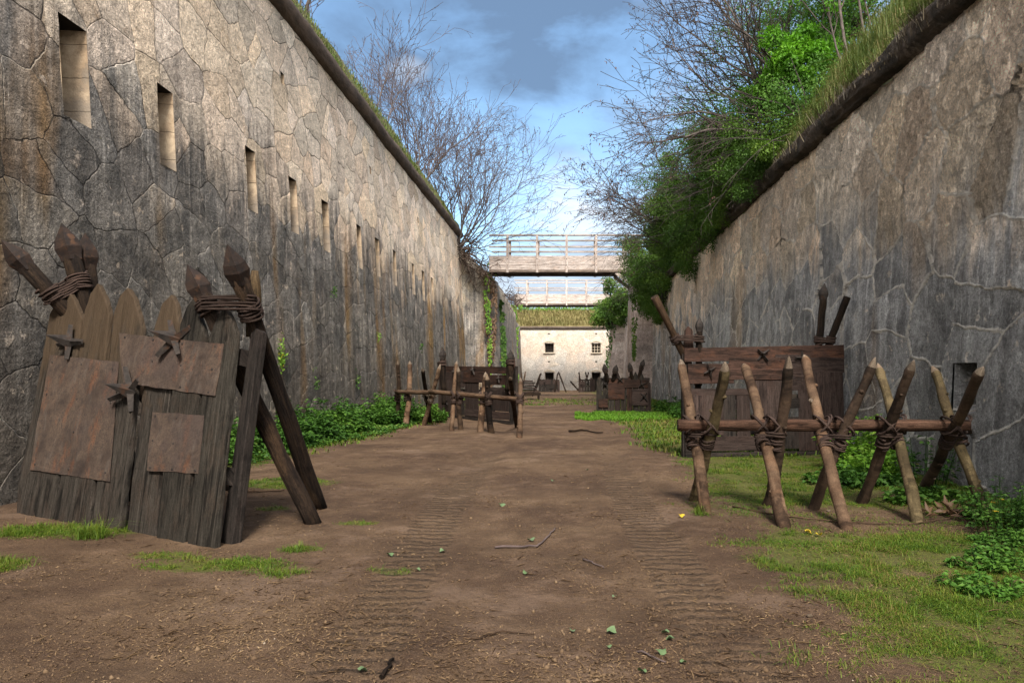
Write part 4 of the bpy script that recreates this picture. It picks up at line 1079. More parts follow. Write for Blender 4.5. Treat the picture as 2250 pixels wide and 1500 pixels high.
# ---- litter: straw and chips
def litterf(x, y):
    v = .12+1.1*nz(x*.8, y*.8, 22)+.8*nz(x*2.6, y*2.6, 9)
    for cx, cy, rx, ry in ((-1.9, 4.2, 1.4, .5), (-2.6, 4.9, .6, .25), (3.3, 6.5, 1.3, .35), (.1, 3.6, 1.2, .6)): v += .8*math.exp(-((x-cx)/rx)**2-((y-cy)/ry)**2)
    if x > 1 and y < 9: v += .35*max(0, .3+nz(x*1.6, y*1.6, 17))
    return max(.04, v)*.8
pts = scatter_ground(17000, 3.0, 24, -6, 5, litterf, 2.0); n = len(pts)
pts[:, 2] += .012
a = RNG.random(n)*2*np.pi; D = np.stack([np.cos(a), np.sin(a), .2*RNG.normal(size=n)], 1)
big = RNG.random(n) < .06
o = leaves('straw_litter', pts, D, np.stack([.3*RNG.normal(size=n), .3*RNG.normal(size=n), np.ones(n)], 1), np.where(big, .05+.09*RNG.random(n), .012+.035*RNG.random(n)), np.where(big, .0045, .0055), M['straw'], fold=.3)
tag(o, 'straw bits and wood chips strewn over the dirt', 'litter', kind='stuff')

M['root'] = leafmat('dark_hanging_root', [(0, (.03, .025, .018)), (.6, (.07, .055, .035)), (1, (.14, .11, .06))], .1)
# ---- small clods and grit pressed into the dirt
def clodf(x, y): return max(.05, .35+1.0*nz(x*.9, y*.9, 41)+.5*nz(x*3, y*3, 19))*(1-.7*turf_val(x, y))
pts = scatter_ground(15000, 3.0, 16, -6, 4.5, clodf, 2.1); n = len(pts)
sz = .003+.007*RNG.random(n)**2.5+.012*(RNG.random(n) < .02); pts[:, 2] += .006+sz*.2
base = np.array([(1, 0, 0), (0, 1, 0), (-1, 0, 0), (0, -1, 0), (0, 0, .8), (0, 0, -.8)])
V = pts[:, None, :]+base[None]*sz[:, None, None]*(.6+.8*RNG.random((n, 6, 1)))
tr = np.array([(0, 1, 4), (1, 2, 4), (2, 3, 4), (3, 0, 4), (1, 0, 5), (2, 1, 5), (3, 2, 5), (0, 3, 5)])
T = (np.arange(n)[:, None, None]*6+tr[None]).reshape(-1, 3)
o = mesh_np('gravel', V.reshape(-1, 3), [T], M['clod'], None, np.repeat(RNG.random(n), 8)); tag(o, 'small clods of earth and grit scattered over the path', 'gravel', kind='stuff')
# ---- bank grass
def bank_blades(name, rows, sgn, y0, y1, n, h0, lab, mat, upto=3, power=1.3, hang=.12):
    R_ = np.array(rows[:upto+1]); P = []
    u = RNG.random(n); ys = (y0**(1-power)+u*(y1**(1-power)-y0**(1-power)))**(1/(1-power))
    t_ = RNG.random(n)**1.3*upto; i = np.minimum(t_.astype(int), upto-1); f = t_-i
    x = R_[i, 0]+(R_[i+1, 0]-R_[i, 0])*f; z = R_[i, 1]+(R_[i+1, 1]-R_[i, 1])*f
    P = np.stack([x+.05*RNG.normal(size=n), ys, z-.06+.06*RNG.normal(size=n)], 1)
    den = np.array([max(.15, .6+1.1*nz(p[1]*.8, p[0]*2, 7)) for p in P])
    keep = RNG.random(n) < den; P = P[keep]; n = len(P)
    edge = np.clip(.7-t_[keep], 0, 1)
    o = blades(name, P, h0*(.35+RNG.random(n))*(.75+1.3*np.array([nz(p[1]*.9, 3.3) for p in P])), .004+.0008*P[:, 1], mat, .8, droop=np.stack([-sgn*(hang+.55*edge), np.zeros(n), -.55*edge], 1))
    return tag(o, lab, 'grass', kind='stuff')
bank_blades('bank_grass', bankL, -1, 12, 46, 22000, .20, 'grass and weeds overhanging the moulding of the left wall', M['grass_bank'])
bank_blades('bank_grass', bankR, 1, 7, 24, 42000, .40, 'long fresh grass overhanging the top of the right wall', M['grass_bank'], 4)
bank_blades('bank_grass', [(5.3, 6.78), (5.15, 6.66), (5.1, 6.6)], 1, 7, 30, 1700, .26, 'dry roots and grass hanging over the right moulding', M['root'], 2, hang=.5)
n = 12000
P = np.stack([-10+20*RNG.random(n), 78.3+5.6*RNG.random(n)**1.1, np.zeros(n)], 1); P[:, 2] = np.interp(P[:, 1], [f[0] for f in fr_], [f[1] for f in fr_])-.05
o = blades('dry_grass', P, .3+.35*RNG.random(n), .07, M['grass_dry'], .5); tag(o, 'tall dry yellow grass on the far bank', 'grass', kind='stuff')
for k in range(6):
    cx = -5+k*2.0; n = 700
    P = np.array([cx, 83.6, 8.5])+RNG.normal(size=(n, 3))*np.array([.8, .5, .32])
    o = leaves('low_bush', P, runit(n)+[0, 0, .6], runit(n), .22, .14, M['leaf_lime']); tag(o, 'pale green low bush along the crest of the far grass bank', 'bush', 'bushes on the far bank')

# ---- trees: recursive branching
def grow(mb, p, d, L, r, depth, P, tips, maxd):
    n = max(3, int(L/P['seg'])); pts = [p.copy()]; rad = [r]; kids = []
    q = p.copy(); dd = d.copy()
    for i in range(n):
        f = (i+1)/n
        dd = (dd+Vector((random.gauss(0, 1), random.gauss(0, 1), random.gauss(0, 1)))*P['wig']+Vector(P.get('pull', (0, 0, 0)))*(.5+depth*.3)+Vector((0, 0, 1))*P['up']*(1 if depth < 2 else P.get('up2', .5))).normalized()
        q = q+dd*(L/n); pts.append(q.copy()); rr = r*(1-f*(1-P['taper'])); rad.append(max(rr, P['rmin']))
        if depth < maxd and f > P['bare'][min(depth, len(P['bare'])-1)]:
            for _ in range(P['kids'][depth]):
                if random.random() < P['prob'][depth]: kids.append((q.copy(), dd.copy(), rr, f))
    mb[0 if depth == 0 else 1].tube(pts, rad, 6 if depth == 0 else (4 if depth == 1 else 3), caps=False)
    if depth >= maxd-1:
        for i in range(1, len(pts)): tips.append((pts[i], (pts[i]-pts[i-1]).normalized(), depth))
    for (kp, kd, kr, f) in kids:
        ax = kd.orthogonal().normalized(); ax = Matrix.Rotation(random.random()*6.283, 3, kd) @ ax
        nd = (kd*math.cos(P['ang'])+ax*math.sin(P['ang'])*random.uniform(.6, 1.3)).normalized()
        grow(mb, kp, nd, L*P['ratio']*random.uniform(.6, 1.2)*(1-.35*f), max(kr*.62, P['rmin']), depth+1, P, tips, maxd)
def tree(name, label, base, stems, P, mat_t, mat_c, maxd=3, leaf=None, group=None, cat='tree', seed=1):
    """stems: list of (direction, length, radius)"""
    random.seed(seed); root = thing(name, label, cat, base, group); tips = []
    for k, (d, L, r) in enumerate(stems):
        a, b = MB(), MB()
        off = Vector((random.uniform(-.2, .2), random.uniform(-.3, .3), -.3))*(1 if len(stems) > 1 else 0)
        if k == 0: crown = b
        grow((a, crown), Vector(base)+off, Vector(d).normalized(), L, r, 0, P, tips, maxd)
        a.build('trunk', mat_t, root)
    crown.build('crown', mat_c, root)
    if leaf:
        m_, per, l_, w_, dr, prob, nm = leaf
        C, D = [], []
        for p, d, dep in tips:
            if random.random() > prob: continue
            for _ in range(per):
                C.append(p+Vector((random.gauss(0, 1), random.gauss(0, 1), random.gauss(0, 1)))*l_*.5); D.append(Vector((random.gauss(0, .6), random.gauss(0, .6), random.gauss(0, .5)+dr))+d*.3)
        n = len(C)
        if n:
            lf = leaves(nm, C, D, runit(n), l_*(.6+.7*RNG.random(n)), w_, m_, root); lf['kind'] = 'stuff'
    random.seed(seed+100)
    return root
BARE = dict(seg=.42, wig=.10, up=.05, up2=.25, taper=.25, rmin=.012, bare=(.18, .15, .12), kids=(2, 1, 1), prob=(.62, .6, .5), ang=.55, ratio=.52)
FINE = dict(BARE, rmin=.009, wig=.13, ang=.65, prob=(.66, .62, .55), taper=.2)
def fan(n, spread, up, L, r, lean=(0, 0, 0)):
    out = []
    for i in range(n):
        a = 2*math.pi*(i+random.random()*.6)/n
        out.append((Vector((math.cos(a)*spread*random.uniform(.4, 1.15), math.sin(a)*spread*.6, up))+Vector(lean), L*random.uniform(.75, 1.15), r*random.uniform(.7, 1.1)))
    return out
random.seed(12)
tree('bare_tree', 'wide many stemmed bare tree fanning over the footbridge from the left wall end', (-7.0, 46.0, 9.6), fan(11, .85, 1.0, 8.6, .065, (.34, 0, 0))+[(Vector((1, -.1, .25)), 7.5, .05), (Vector((1, .2, .08)), 6.5, .04), (Vector((1, -.2, .5)), 8, .05), (Vector((1, -.1, .12)), 5.6, .04)], FINE, M['bark'], M['twig'], 3, (M['leaf_pod'], 1, .14, .05, -.6, .10, 'dry_leaf'), seed=3)
random.seed(14)
tree('bare_tree', 'slender bare tree with upright branches behind the left wall, beside the wide one', (-8.6, 41.0, 11.6), fan(7, .48, 1.0, 7.6, .06, (.12, 0, 0)), FINE, M['bark'], M['twig'], 3, (M['leaf_pod'], 1, .13, .05, -.6, .07, 'dry_leaf'), seed=8)
random.seed(15)
tree('bare_tree', 'small bare tree between the tall thin one and the wide one above the left wall', (-9.0, 34.0, 12.1), fan(4, .5, 1.0, 4.6, .05, (.1, 0, 0)), FINE, M['bark'], M['twig'], 3, None, seed=9)
random.seed(16)
THIN = dict(BARE, kids=(1, 1, 1), prob=(.8, .6, .35), ang=.7, ratio=.5, wig=.16)
tree('bare_tree', 'thin crooked bare tree at the top left above the grassy moulding', (-9.1, 26.0, 12.1), [(Vector((.05, 0, 1)), 6.2, .10), (Vector((-.30, 0, 1)), 4.5, .06)], THIN, M['bark'], M['twig'], 3, (M['leaf_pod'], 1, .09, .04, -.4, .15, 'dry_leaf'), seed=12)
# right side
DROOP = dict(BARE, seg=.34, up=.02, up2=-.10, wig=.12, rmin=.007, ang=.6, ratio=.5, prob=(.8, .66, .55))
random.seed(17)
tree('bare_tree', 'leaning bare tree with long branches reaching over the moat from the right bank', (7.0, 20.5, 8.6), [(Vector((-1, -.1, .75)), 6.6, .05), (Vector((-1, .15, .45)), 6.3, .045), (Vector((-1, 0, .22)), 5.6, .04), (Vector((-.75, -.1, 1)), 6.5, .05), (Vector((-.35, 0, 1)), 6.0, .05), (Vector((-.9, .3, 1.0)), 7.0, .045), (Vector((-1.0, -.2, .02)), 5.4, .055)], DROOP, M['bark'], M['twig_dark'], 3, (M['leaf_pod'], 2, .085, .035, -1.0, .24, 'seed_pod'), seed=21)
random.seed(18)
tree('bare_tree', 'twiggy bare tree drooping dark pods beside the right end of the nearer footbridge', (6.2, 33.0, 7.4), [(Vector((-1, 0, .6)), 6.4, .05), (Vector((-1, .2, .3)), 6.0, .065), (Vector((-1, -.2, .95)), 6.2, .05), (Vector((-.6, .1, 1)), 5.2, .07), (Vector((-1, -.1, .08)), 5.0, .06)], DROOP, M['bark'], M['twig_dark'], 3, (M['leaf_pod'], 2, .12, .05, -1.0, .22, 'seed_pod'), seed=24)
SAP = dict(BARE, seg=.35, wig=.07, up=.08, up2=.2, bare=(.25, .2, .15), kids=(2, 1, 1), prob=(.75, .6, .4), ang=.6, ratio=.36)
for k, (x, y, z, L, s_, lb) in enumerate(((7.3, 18.5, 9.7, 5.5, 31, 'leafy sapling with pale trunk right above the bright shrub on the right bank'), (8.3, 19.6, 10.2, 5.8, 32, 'sparse leafy sapling between the bright shrub and the grassy slope'), (7.6, 21.5, 9.9, 6.2, 33, 'tall sapling with fresh leaves behind the leaning bare tree'), (9.3, 20.0, 10.6, 5.2, 34, 'thin twiggy sapling nearest to the grassy crest at the right'))):
    random.seed(s_); tree('leafy_tree', lb, (x, y, z-.2), [(Vector((random.uniform(-.15, .1), 0, 1)), L, .04), (Vector((random.uniform(-.4, .3), .1, 1)), L*.75, .03)], SAP, M['bark'], M['twig'], 3, (M['leaf_bright'], 4, .11, .07, -.2, .75 if k != 3 else .2, 'foliage'), 'leafy saplings on the right bank', seed=s_)

def bush(name, label, c, rad, n, l_, mat, clumps=26, flat=.55, hang=0.0, twigs=12, group=None, cat='bush', up=.35, arch=False):
    root = thing(name, label, cat, c, group)
    k = clumps; d = runit(k); q = (RNG.random(k)**.45)[:, None]
    cc = np.array(c)+d*q*np.array(rad)
    if hang: cc[:, 2] -= hang*RNG.random(k)*(cc[:, 0] < c[0])
    cs = (.20+.22*RNG.random(k))*min(rad)*1.15
    w = RNG.integers(0, k, n)
    off = runit(n)*(RNG.random(n)**.5)[:, None]
    P = cc[w]+off*cs[w][:, None]*np.array([1.1, 1.1, flat+.2])
    D = off*.8+runit(n)*.8+np.array([0, 0, -.15]); Nn = np.array([0, 0, 1.0])*up*2+off*.6+runit(n)*.7
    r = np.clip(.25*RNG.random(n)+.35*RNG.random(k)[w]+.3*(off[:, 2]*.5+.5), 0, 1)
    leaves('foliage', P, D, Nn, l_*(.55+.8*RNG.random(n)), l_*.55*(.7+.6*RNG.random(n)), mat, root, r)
    mb = MB()
    for i in range(min(twigs, k)):
        a = Vector(c)+Vector((random.uniform(-.2, .2), random.uniform(-.2, .2), -rad[2]*.8)); b = Vector(cc[i]); m_ = (a+b)/2+Vector((0, 0, .2*rad[2]))
        mb.tube([a, m_, b, b+(b-m_)*.5], [.035, .028, .016, .006], 4, caps=False)
    for i in range(int(twigs*1.3) if arch else 0):
        p = Vector(c)+Vector((random.uniform(-.2, .8)*rad[0], random.uniform(-.8, .8)*rad[1], random.uniform(-.3, .8)*rad[2])); d = Vector((-1, random.gauss(-.15, .4), random.uniform(-.15, .75))).normalized(); pp = [p]
        for q in range(7): d = (d+Vector((random.gauss(0, .09), random.gauss(0, .09), -.09+random.gauss(0, .06)))).normalized(); pp.append(pp[-1]+d*rad[0]*.33)
        mb.tube(pp, [.014*(1-.1*q) for q in range(8)], 3, caps=False)
        for q in (3, 4, 5, 6): d2 = (d+Vector((random.gauss(0, .5), random.gauss(0, .5), random.gauss(0, .4)))).normalized(); mb.tube([pp[q], pp[q]+d2*rad[0]*.25, pp[q]+d2*rad[0]*.45+Vector((0, 0, -.08))], [.008, .006, .004], 3, caps=False)
    if twigs: mb.build('branches', M['twig_dark'], root)
    return root
# dark bushes hanging along the right wall top: centre px, py, distance
bs = [(1705, 330, 19.5, 1.25, 1.2, 'dark bush beside the bright shrub, nearest of the dark bushes on the right'), (1640, 395, 22.5, 1.45, 1.45, 'dark rounded bush spilling over the right moulding under the leaning tree'), (1585, 330, 24.5, 1.5, 1.3, 'upper dark bush among the lower boughs of the leaning bare tree'), (1575, 455, 26.5, 1.6, 1.6, 'dark evergreen bush halfway along the right wall top'),
      (1525, 415, 30, 1.6, 1.5, 'dark bush standing higher behind the halfway one on the right'), (1520, 510, 31, 1.7, 1.7, 'dark ivy bush hanging low over the right wall toward the bridge'), (1475, 490, 36, 1.7, 1.8, 'olive dark bush under the twiggy tree near the bridge end'), (1462, 580, 38.5, 1.9, 2.3, 'large dark ivy mass draped over the end of the right wall'), (1432, 560, 43, 1.6, 1.7, 'dark green bush swallowing the right end of the nearer bridge'), (1430, 640, 43.5, 1.15, 1.5, 'ivy curtain hanging below the bridge on the right buttress'),
      (1466, 645, 40.5, .9, 1.5, 'ivy drooping lowest over the right wall, left of the slanting brown pole')]
for i, (px, py, Y, rx, rz, lb) in enumerate(bs):
    random.seed(60+i); c = at(px, py, Y)
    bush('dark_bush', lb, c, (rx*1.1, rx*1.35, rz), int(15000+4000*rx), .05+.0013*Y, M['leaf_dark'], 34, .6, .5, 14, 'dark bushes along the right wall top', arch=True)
for i, (px, py, Y, rx, rz, lb) in enumerate(((1368, 650, 62, 2.0, 2.2, 'distant green bush over the wall between the two bridges on the right'), (1345, 690, 67, 1.6, 1.7, 'small distant bush at the right end of the farther bridge'))):
    random.seed(80+i); bush('dark_bush', lb, at(px, py, Y), (rx, rx*1.4, rz), 7000, .2, M['leaf_dark'], 26, .6, .5, 8, 'dark bushes along the right wall top')
for i, (px, py, Y, rx, rz, lb) in enumerate(((1600, 265, 23, 1.2, .9, 'airy mid green bush under the boughs of the leaning bare tree'), (1545, 340, 27, 1.3, 1.0, 'airy green bush at the outer edge of the dark bushes'), (1655, 265, 21.5, 1.1, .9, 'mid green bush left below the vivid shrub'), (1665, 120, 22, 1.2, 1.0, 'loose leafy bush high on the bank left of the vivid shrub'), (1770, 215, 18.5, .8, .6, 'green bush on the bank right under the vivid shrub'), (1820, 130, 20.5, .8, .8, 'green leafy bush right of the vivid shrub'), (1720, 25, 23, 1.0, .8, 'airy leafy growth at the top edge of the photo over the vivid shrub'), (1800, 35, 22, .9, .8, 'airy leafy growth at the top edge, left of the twiggy thicket'), (1880, 20, 21, .8, .7, 'airy leafy growth at the top edge beside the grassy crest'), (1500, 395, 31, 1.3, 1.0, 'airy green outer fringe of the bushes left of the leaning tree'))):
    random.seed(95+i); bush('leafy_bush', lb, at(px, py, Y), (rx*1.55, rx*1.4, rz*1.5), 4600, .08, M['leaf_mid'], 90, .6, .2, 20, 'leafy bushes on the right bank')
random.seed(90)
bush('bright_shrub', 'vivid yellow green shrub with fresh leaves on the right bank', at(1752, 128, 19.6), (.95, .9, .8), 9000, .12, M['leaf_bright'], 26, .6, 0, 12)
bush('bright_shrub', 'smaller fresh green shrub low behind the vivid yellow green one', at(1690, 205, 21.5), (.9, .9, .6), 5000, .11, M['leaf_bright'], 20, .6, 0, 8)
bush('thicket', 'grey twiggy thicket at the top right above the grassy crest', at(1850, 60, 22), (1.4, 1.2, .9), 2200, .09, M['leaf_dark'], 22, .6, 0, 20)

# ---- vines and tangles round the left wall end
def tangle(name, label, c0, n, L, spread, r, mat, down=.5, out=(1, -.2, 0), wig=.42, cat='vine'):
    mb = MB()
    for _ in range(n):
        p = Vector(c0)+Vector((random.gauss(0, spread[0]), random.gauss(0, spread[1]), random.gauss(0, spread[2])))
        d = (Vector(out)*random.uniform(.2, 1)+Vector((random.gauss(0, .5), random.gauss(0, .3), random.gauss(0, .4)-down*.3))).normalized(); pts = [p]; l_ = L*random.uniform(.4, 1.1)
        for i in range(8):
            d = (d+Vector((random.gauss(0, wig), random.gauss(0, wig), random.gauss(0, wig)-down*.12))).normalized(); pts.append(pts[-1]+d*l_/8)
        mb.tube(pts, [r*(1-.08*i) for i in range(9)], 3, caps=False)
    o = mb.build(name, mat); return tag(o, label, cat)
random.seed(41)
tangle('tangled_roots', 'matted tangle of bare stems where the left moulding breaks off', (-6.5, 46.2, 9.4), 75, 2.3, (.35, .3, .5), .034, M['vine'], .4, (1, -.2, -.4))
tangle('tangled_roots', 'bare stems trailing down the stepped wall toward the nearer bridge', (-5.3, 46.9, 8.3), 60, 2.2, (.5, .3, .4), .032, M['vine'], .6, (.8, -.2, -.6))
tangle('tangled_roots', 'small brown tangle on the wall top between the two bridges at the left', (-4.3, 57, 7.3), 110, 1.8, (.3, 2.5, .3), .022, M['vine'], .2, (.6, -.2, .3))
def curtain(name, label, poly_px, Yf, n, l_, mat, cat='ivy', vert=True, width=None):
    """leaves hanging on a wall face: list of (px0,px1,py) rows"""
    P = []
    for _ in range(n):
        f = random.random()*(len(poly_px)-1); i = int(f); g = f-i
        a, b = poly_px[i], poly_px[i+1]; x0 = a[0]+(b[0]-a[0])*g; x1 = a[1]+(b[1]-a[1])*g; py = a[2]+(b[2]-a[2])*g
        px = x0+(x1-x0)*random.random()
        if nz(px*.09, py*.05, 4) < -.18: continue
        P.append(at(px, py, Yf-random.random()*.14))
    n = len(P)
    o = leaves(name, P, np.stack([.4*RNG.normal(size=n), -.3+.3*RNG.normal(size=n), -1+.4*RNG.normal(size=n)], 1), np.array([0, -1, .35])+.5*runit(n), l_*(.6+.8*RNG.random(n)), l_*.6, mat)
    return tag(o, label, cat)
random.seed(42)
curtain('hanging_vine', 'brown curtain of dead vine hanging on the corner under the nearer bridge', [(1062, 1078, 585), (1064, 1092, 640), (1066, 1090, 720), (1072, 1086, 770), (1076, 1084, 860)], 47.35, 1700, .17, M['leaf_brown'])
curtain('ivy', 'yellowish ivy leaves scattered on the left wall end beside the dead vine', [(1070, 1100, 575), (1062, 1075, 640), (1070, 1080, 720), (1075, 1084, 840)], 47.2, 420, .16, M['leaf_lime'])
curtain('ivy', 'narrow strip of green ivy running down the left wall end', [(1098, 1106, 650), (1099, 1110, 720), (1102, 1114, 800), (1106, 1118, 865)], 49.0, 1200, .17, M['leaf_nettle'])
curtain('ivy', 'yellow green ivy spilling over the far edge of the left wall end', [(1122, 1148, 668), (1124, 1140, 700), (1128, 1138, 760), (1131, 1140, 850)], 68.2, 900, .2, M['leaf_lime'])
curtain('ivy', 'dark ivy leaves clinging to the right buttress below the bridge', [(1392, 1425, 600), (1392, 1420, 640), (1388, 1400, 700), (1390, 1396, 790)], 44.6, 700, .15, M['leaf_dark'])
curtain('ivy', 'sprig of ivy on the smaller far buttress at the right', [(1330, 1355, 700), (1334, 1350, 740), (1330, 1338, 790), (1330, 1336, 830)], 65.2, 260, .2, M['leaf_nettle'])

# ---- nettles and weeds
def weed(name, label, x, y, rx, ry, h, n, l_, mat, group=None, stems=14, cat='weed', flowers=0, zfun=None, bare=.25):
    z0 = gz(x, y) if zfun is None else zfun; root = thing(name, label, cat, (x, y, z0), group); C, D, Nn, Rr = [], [], [], []
    mb = MB()
    for s in range(stems):
        a = random.random()*6.283; q = math.sqrt(random.random()); bx, by = x+rx*q*math.cos(a), y+ry*q*math.sin(a)
        hh = h*random.uniform(.55, 1.1)*(1-.45*q*q); lean = Vector((math.cos(a)*q, math.sin(a)*q, 0))*.35
        top = Vector((bx, by, z0))+Vector((lean.x*hh, lean.y*hh, hh)); b0 = Vector((bx, by, z0-.04))
        mb.tube([Vector((x, y, z0-.06)), b0, b0+(top-b0)*.5-lean*.05, top], [.006, .006, .005, .003], 4, caps=False)
        m_ = max(1, n//stems)
        for k in range(m_):
            f = bare+(1-bare)*random.random(); a2 = random.random()*6.283
            p = b0+(top-b0)*f; d = Vector((math.cos(a2), math.sin(a2), random.uniform(-.4, .35)))
            C.append(p+d*random.random()*l_*.9); D.append(d); Nn.append((random.gauss(0, .35), random.gauss(0, .35), 1)); Rr.append(min(1, .15+.5*f*random.random()+.35*random.random()))
    mb.build('stems', M['leaf_nettle'], root)
    m_ = len(C); leaves('leaves', C, D, Nn, l_*(.6+.7*RNG.random(m_)), l_*.62, mat, root, Rr)
    if flowers:
        idx = [random.randrange(m_) for _ in range(flowers)]; C2, D2 = [], []
        for i in idx:
            for k in range(5): C2.append(C[i]+Vector((0, 0, .03))); D2.append((math.cos(k*1.256), math.sin(k*1.256), .3))
        leaves('flowers', C2, D2, [(0, 0, 1)]*len(C2), .03, .022, M['leaf_yellow'], root)
    return root
random.seed(50)
NL = [(-6.0, 12.6, .5, .7, .5, 'nettle clump between the two front props of the big shield'), (-6.15, 13.9, .4, .7, .75, 'nettle clump low against the wall just right of the long prop'), (-5.75, 14.6, .55, .6, .42, 'low leafy clump spreading toward the path right of the prop'), (-5.95, 15.8, .55, .7, .92, 'tall dark nettle clump, first big one right of the shield'), (-5.5, 16.4, .5, .6, .55, 'broad leaved clump in front of the tall dark nettles'), (-5.95, 17.9, .5, .7, .85, 'second tall nettle clump against the left wall'),
      (-5.4, 18.2, .5, .6, .5, 'spreading clump before the second tall nettles'), (-5.9, 19.9, .5, .8, .85, 'nettle clump left of the pale stake barrier'), (-5.2, 20.6, .5, .6, .55, 'low clump at the left stake of the pale barrier'), (-5.4, 22.4, .6, .8, .95, 'nettles behind the left stakes of the pale barrier'), (-4.3, 22.2, .5, .5, .65, 'green clump between the second and third pale stakes'), (-6.0, 24.5, .5, 1., .8, 'nettles at the wall behind the brown board shield')]
for i, (x, y, rx, ry, h, lb) in enumerate(NL):
    weed('nettle_clump', lb, x, y, rx, ry, h*1.0, 1500, .115, M['leaf_nettle'], 'nettle clumps along the left wall', 34)
# ground cover between them
n = 9000; P = []
while len(P) < n:
    y = 11+14*random.random(); x = -6.4+2.0*random.random()
    e = -5.35+.16*(y-12)*.9
    if x < e+.5*nz(x*2, y*1.5) and x < -4.2+.3: P.append((x, y, gz(x, y)+.04+.16*random.random()*max(.2, 1-(x+6.4)/1.6)))
P = np.array(P)
o = leaves('ground_cover', P, runit(n)*[1, 1, .4], np.array([0, 0, 1.])+.45*runit(n), .085, .055, M['leaf_nettle']); tag(o, 'low leafy ground cover under the nettles along the left wall', 'ground cover', kind='stuff')
RW = [(4.55, 11.2, .40, .5, .85, 'bushy lime green weed behind the stake barrier at the foot of the right wall', 1700), (4.35, 10.4, .35, .4, .45, 'low lime weed in front of the bushy one behind the barrier', 700), (4.85, 9.9, .25, .4, .7, 'thin stalked weed with leaves between the last two stakes', 260), (3.9, 9.9, .6, .4, .22, 'low green cover behind the middle stakes', 900),
      (4.32, 7.2, .3, .35, .55, 'dark leafy weed at the right end of the stake barrier', 600), (3.85, 6.35, .25, .3, .2, 'light green herb cushion at the right edge of the turf', 800), (3.32, 5.6, .32, .3, .2, 'pale green herb patch low at the right edge', 800), (4.1, 6.75, .25, .3, .7, 'tall weed with yellowing leaves at the right edge by the wall', 500), (4.25, 8.6, .5, .3, .18, 'low grass like herb patch between the crossed feet of the last stakes', 500), (2.95, 5.0, .35, .22, .12, 'lowest pale green herb patch at the right edge of the turf', 700)]
for x, y, rx, ry, h, lb, n in RW:
    nr = y < 7.5
    weed('wall_weed', lb, x, y, rx, ry, h*(.75 if nr else 1), n if nr else n, .05 if nr else .10 if n > 400 else .085, M['leaf_mid'] if nr and ('light' in lb or 'pale' in lb) else M['leaf_lime'] if 'lime' in lb else M['leaf_nettle'], 'weeds along the right wall', 26, flowers=4 if 'yellow' in lb or 'thin' in lb else 0)
for (x, y, n, lb) in ((4.2, 24.5, 1300, 'leafy weeds at the wall foot right of the patched brown shield'), (4.6, 21.5, 1000, 'low weeds at the wall foot left of the near board shield'), (4.3, 28.5, 900, 'weeds at the wall foot beside the patched brown shield')):
    weed('wall_weed', lb, x, y, .7, 1.4, .6, n, .14, M['leaf_nettle'], 'weeds along the right wall', 30)
# little plants rooted in the wall face
for px, py, n, l_, fl, lb in ((612, 785, 150, .075, 9, 'wallflower with pale yellow blooms growing out of the left wall'), (730, 640, 40, .07, 0, 'small tuft rooted high on the left wall under the slits'), (690, 838, 36, .07, 0, 'tiny green tuft low on the left wall left of the hart shaped one'), (780, 838, 50, .08, 0, 'bushy green tuft low on the left wall near the nettles'), (828, 740, 24, .08, 0, 'yellow green sprig on the left wall'), (922, 762, 24, .1, 0, 'sprig on the left wall above the pale stakes')):
    lb = lb.replace('left of the hart shaped one', 'right of the wallflower')
    Y = 6.5*F/(CX-px); c = at(px, py, Y); C = []; 
    for _ in range(n): C.append(c+Vector((random.uniform(0, .12), random.gauss(0, .07), random.gauss(0, .17 if fl else .1))))
    root = thing('wall_plant', lb, 'wall plant', c)
    leaves('leaves', C, runit(n)+[.6, -.3, .1], runit(n)+[.5, -.5, .8], l_, l_*.5, M['leaf_lime'] if fl or 'yellow' in lb else M['leaf_nettle'], root)
    if fl:
        idx = random.sample(range(n), fl); C2, D2 = [], []
        for i in idx:
            for k in range(5): C2.append(C[i]+Vector((.04, -.03, 0))); D2.append((.5, math.cos(k*1.256), math.sin(k*1.256)))
        leaves('flowers', C2, D2, [(1, -.3, 0)]*len(C2), .028, .022, M['leaf_yellow'], root)

# ---- fallen leaves, sticks, stones
def lobed_leaf(name, size, mat):
    mb_ = []; n = 15; V = [(0, 0, .004)]
    for i in range(n):
        a = 2*math.pi*i/n; r = size*(.55+.45*abs(math.cos(2.5*a)))*(.8+.2*math.cos(a)); V.append((r*math.cos(a), r*math.sin(a)*.9, .012+.012*math.sin(a*2+1)))
    return mesh_np(name, V, [[(0, i+1, (i+1) % n+1) for i in range(n)]], mat, None, [.5]*n)
spots = [(a_, b_, c_*.68) for a_, b_, c_ in [(1165, 1188, .07), (1258, 1392, .045), (1342, 1395, .065), (1463, 1399, .055), (1472, 1412, .055), (1455, 1447, .06), (1502, 1468, .04), (1412, 1490, .05), (1155, 1266, .05), (1100, 1113, .08), (1215, 1056, .06), (1350, 1311, .04), (1337, 1432, .03), (972, 1208, .06), (855, 1218, .06), (918, 1246, .05), (797, 1470, .055), (1290, 1035, .05)]]
for i, (px, py, s) in enumerate(spots):
    p = gr(px, py); o = lobed_leaf('fallen_leaf', s, M['leaf_pale']) if i == 0 else o0.copy()
    if i == 0: o0 = o; s0 = s
    else: COL.objects.link(o); o.scale = (s/s0,)*3
    o.location = (p.x, p.y, gz(p.x, p.y)+.012); o.rotation_euler = (random.uniform(-.3, .3), random.uniform(-.3, .3), random.random()*6.28)
    tag(o, 'pale green leaf fallen on the brown dirt path', 'leaf', 'leaves fallen on the path')
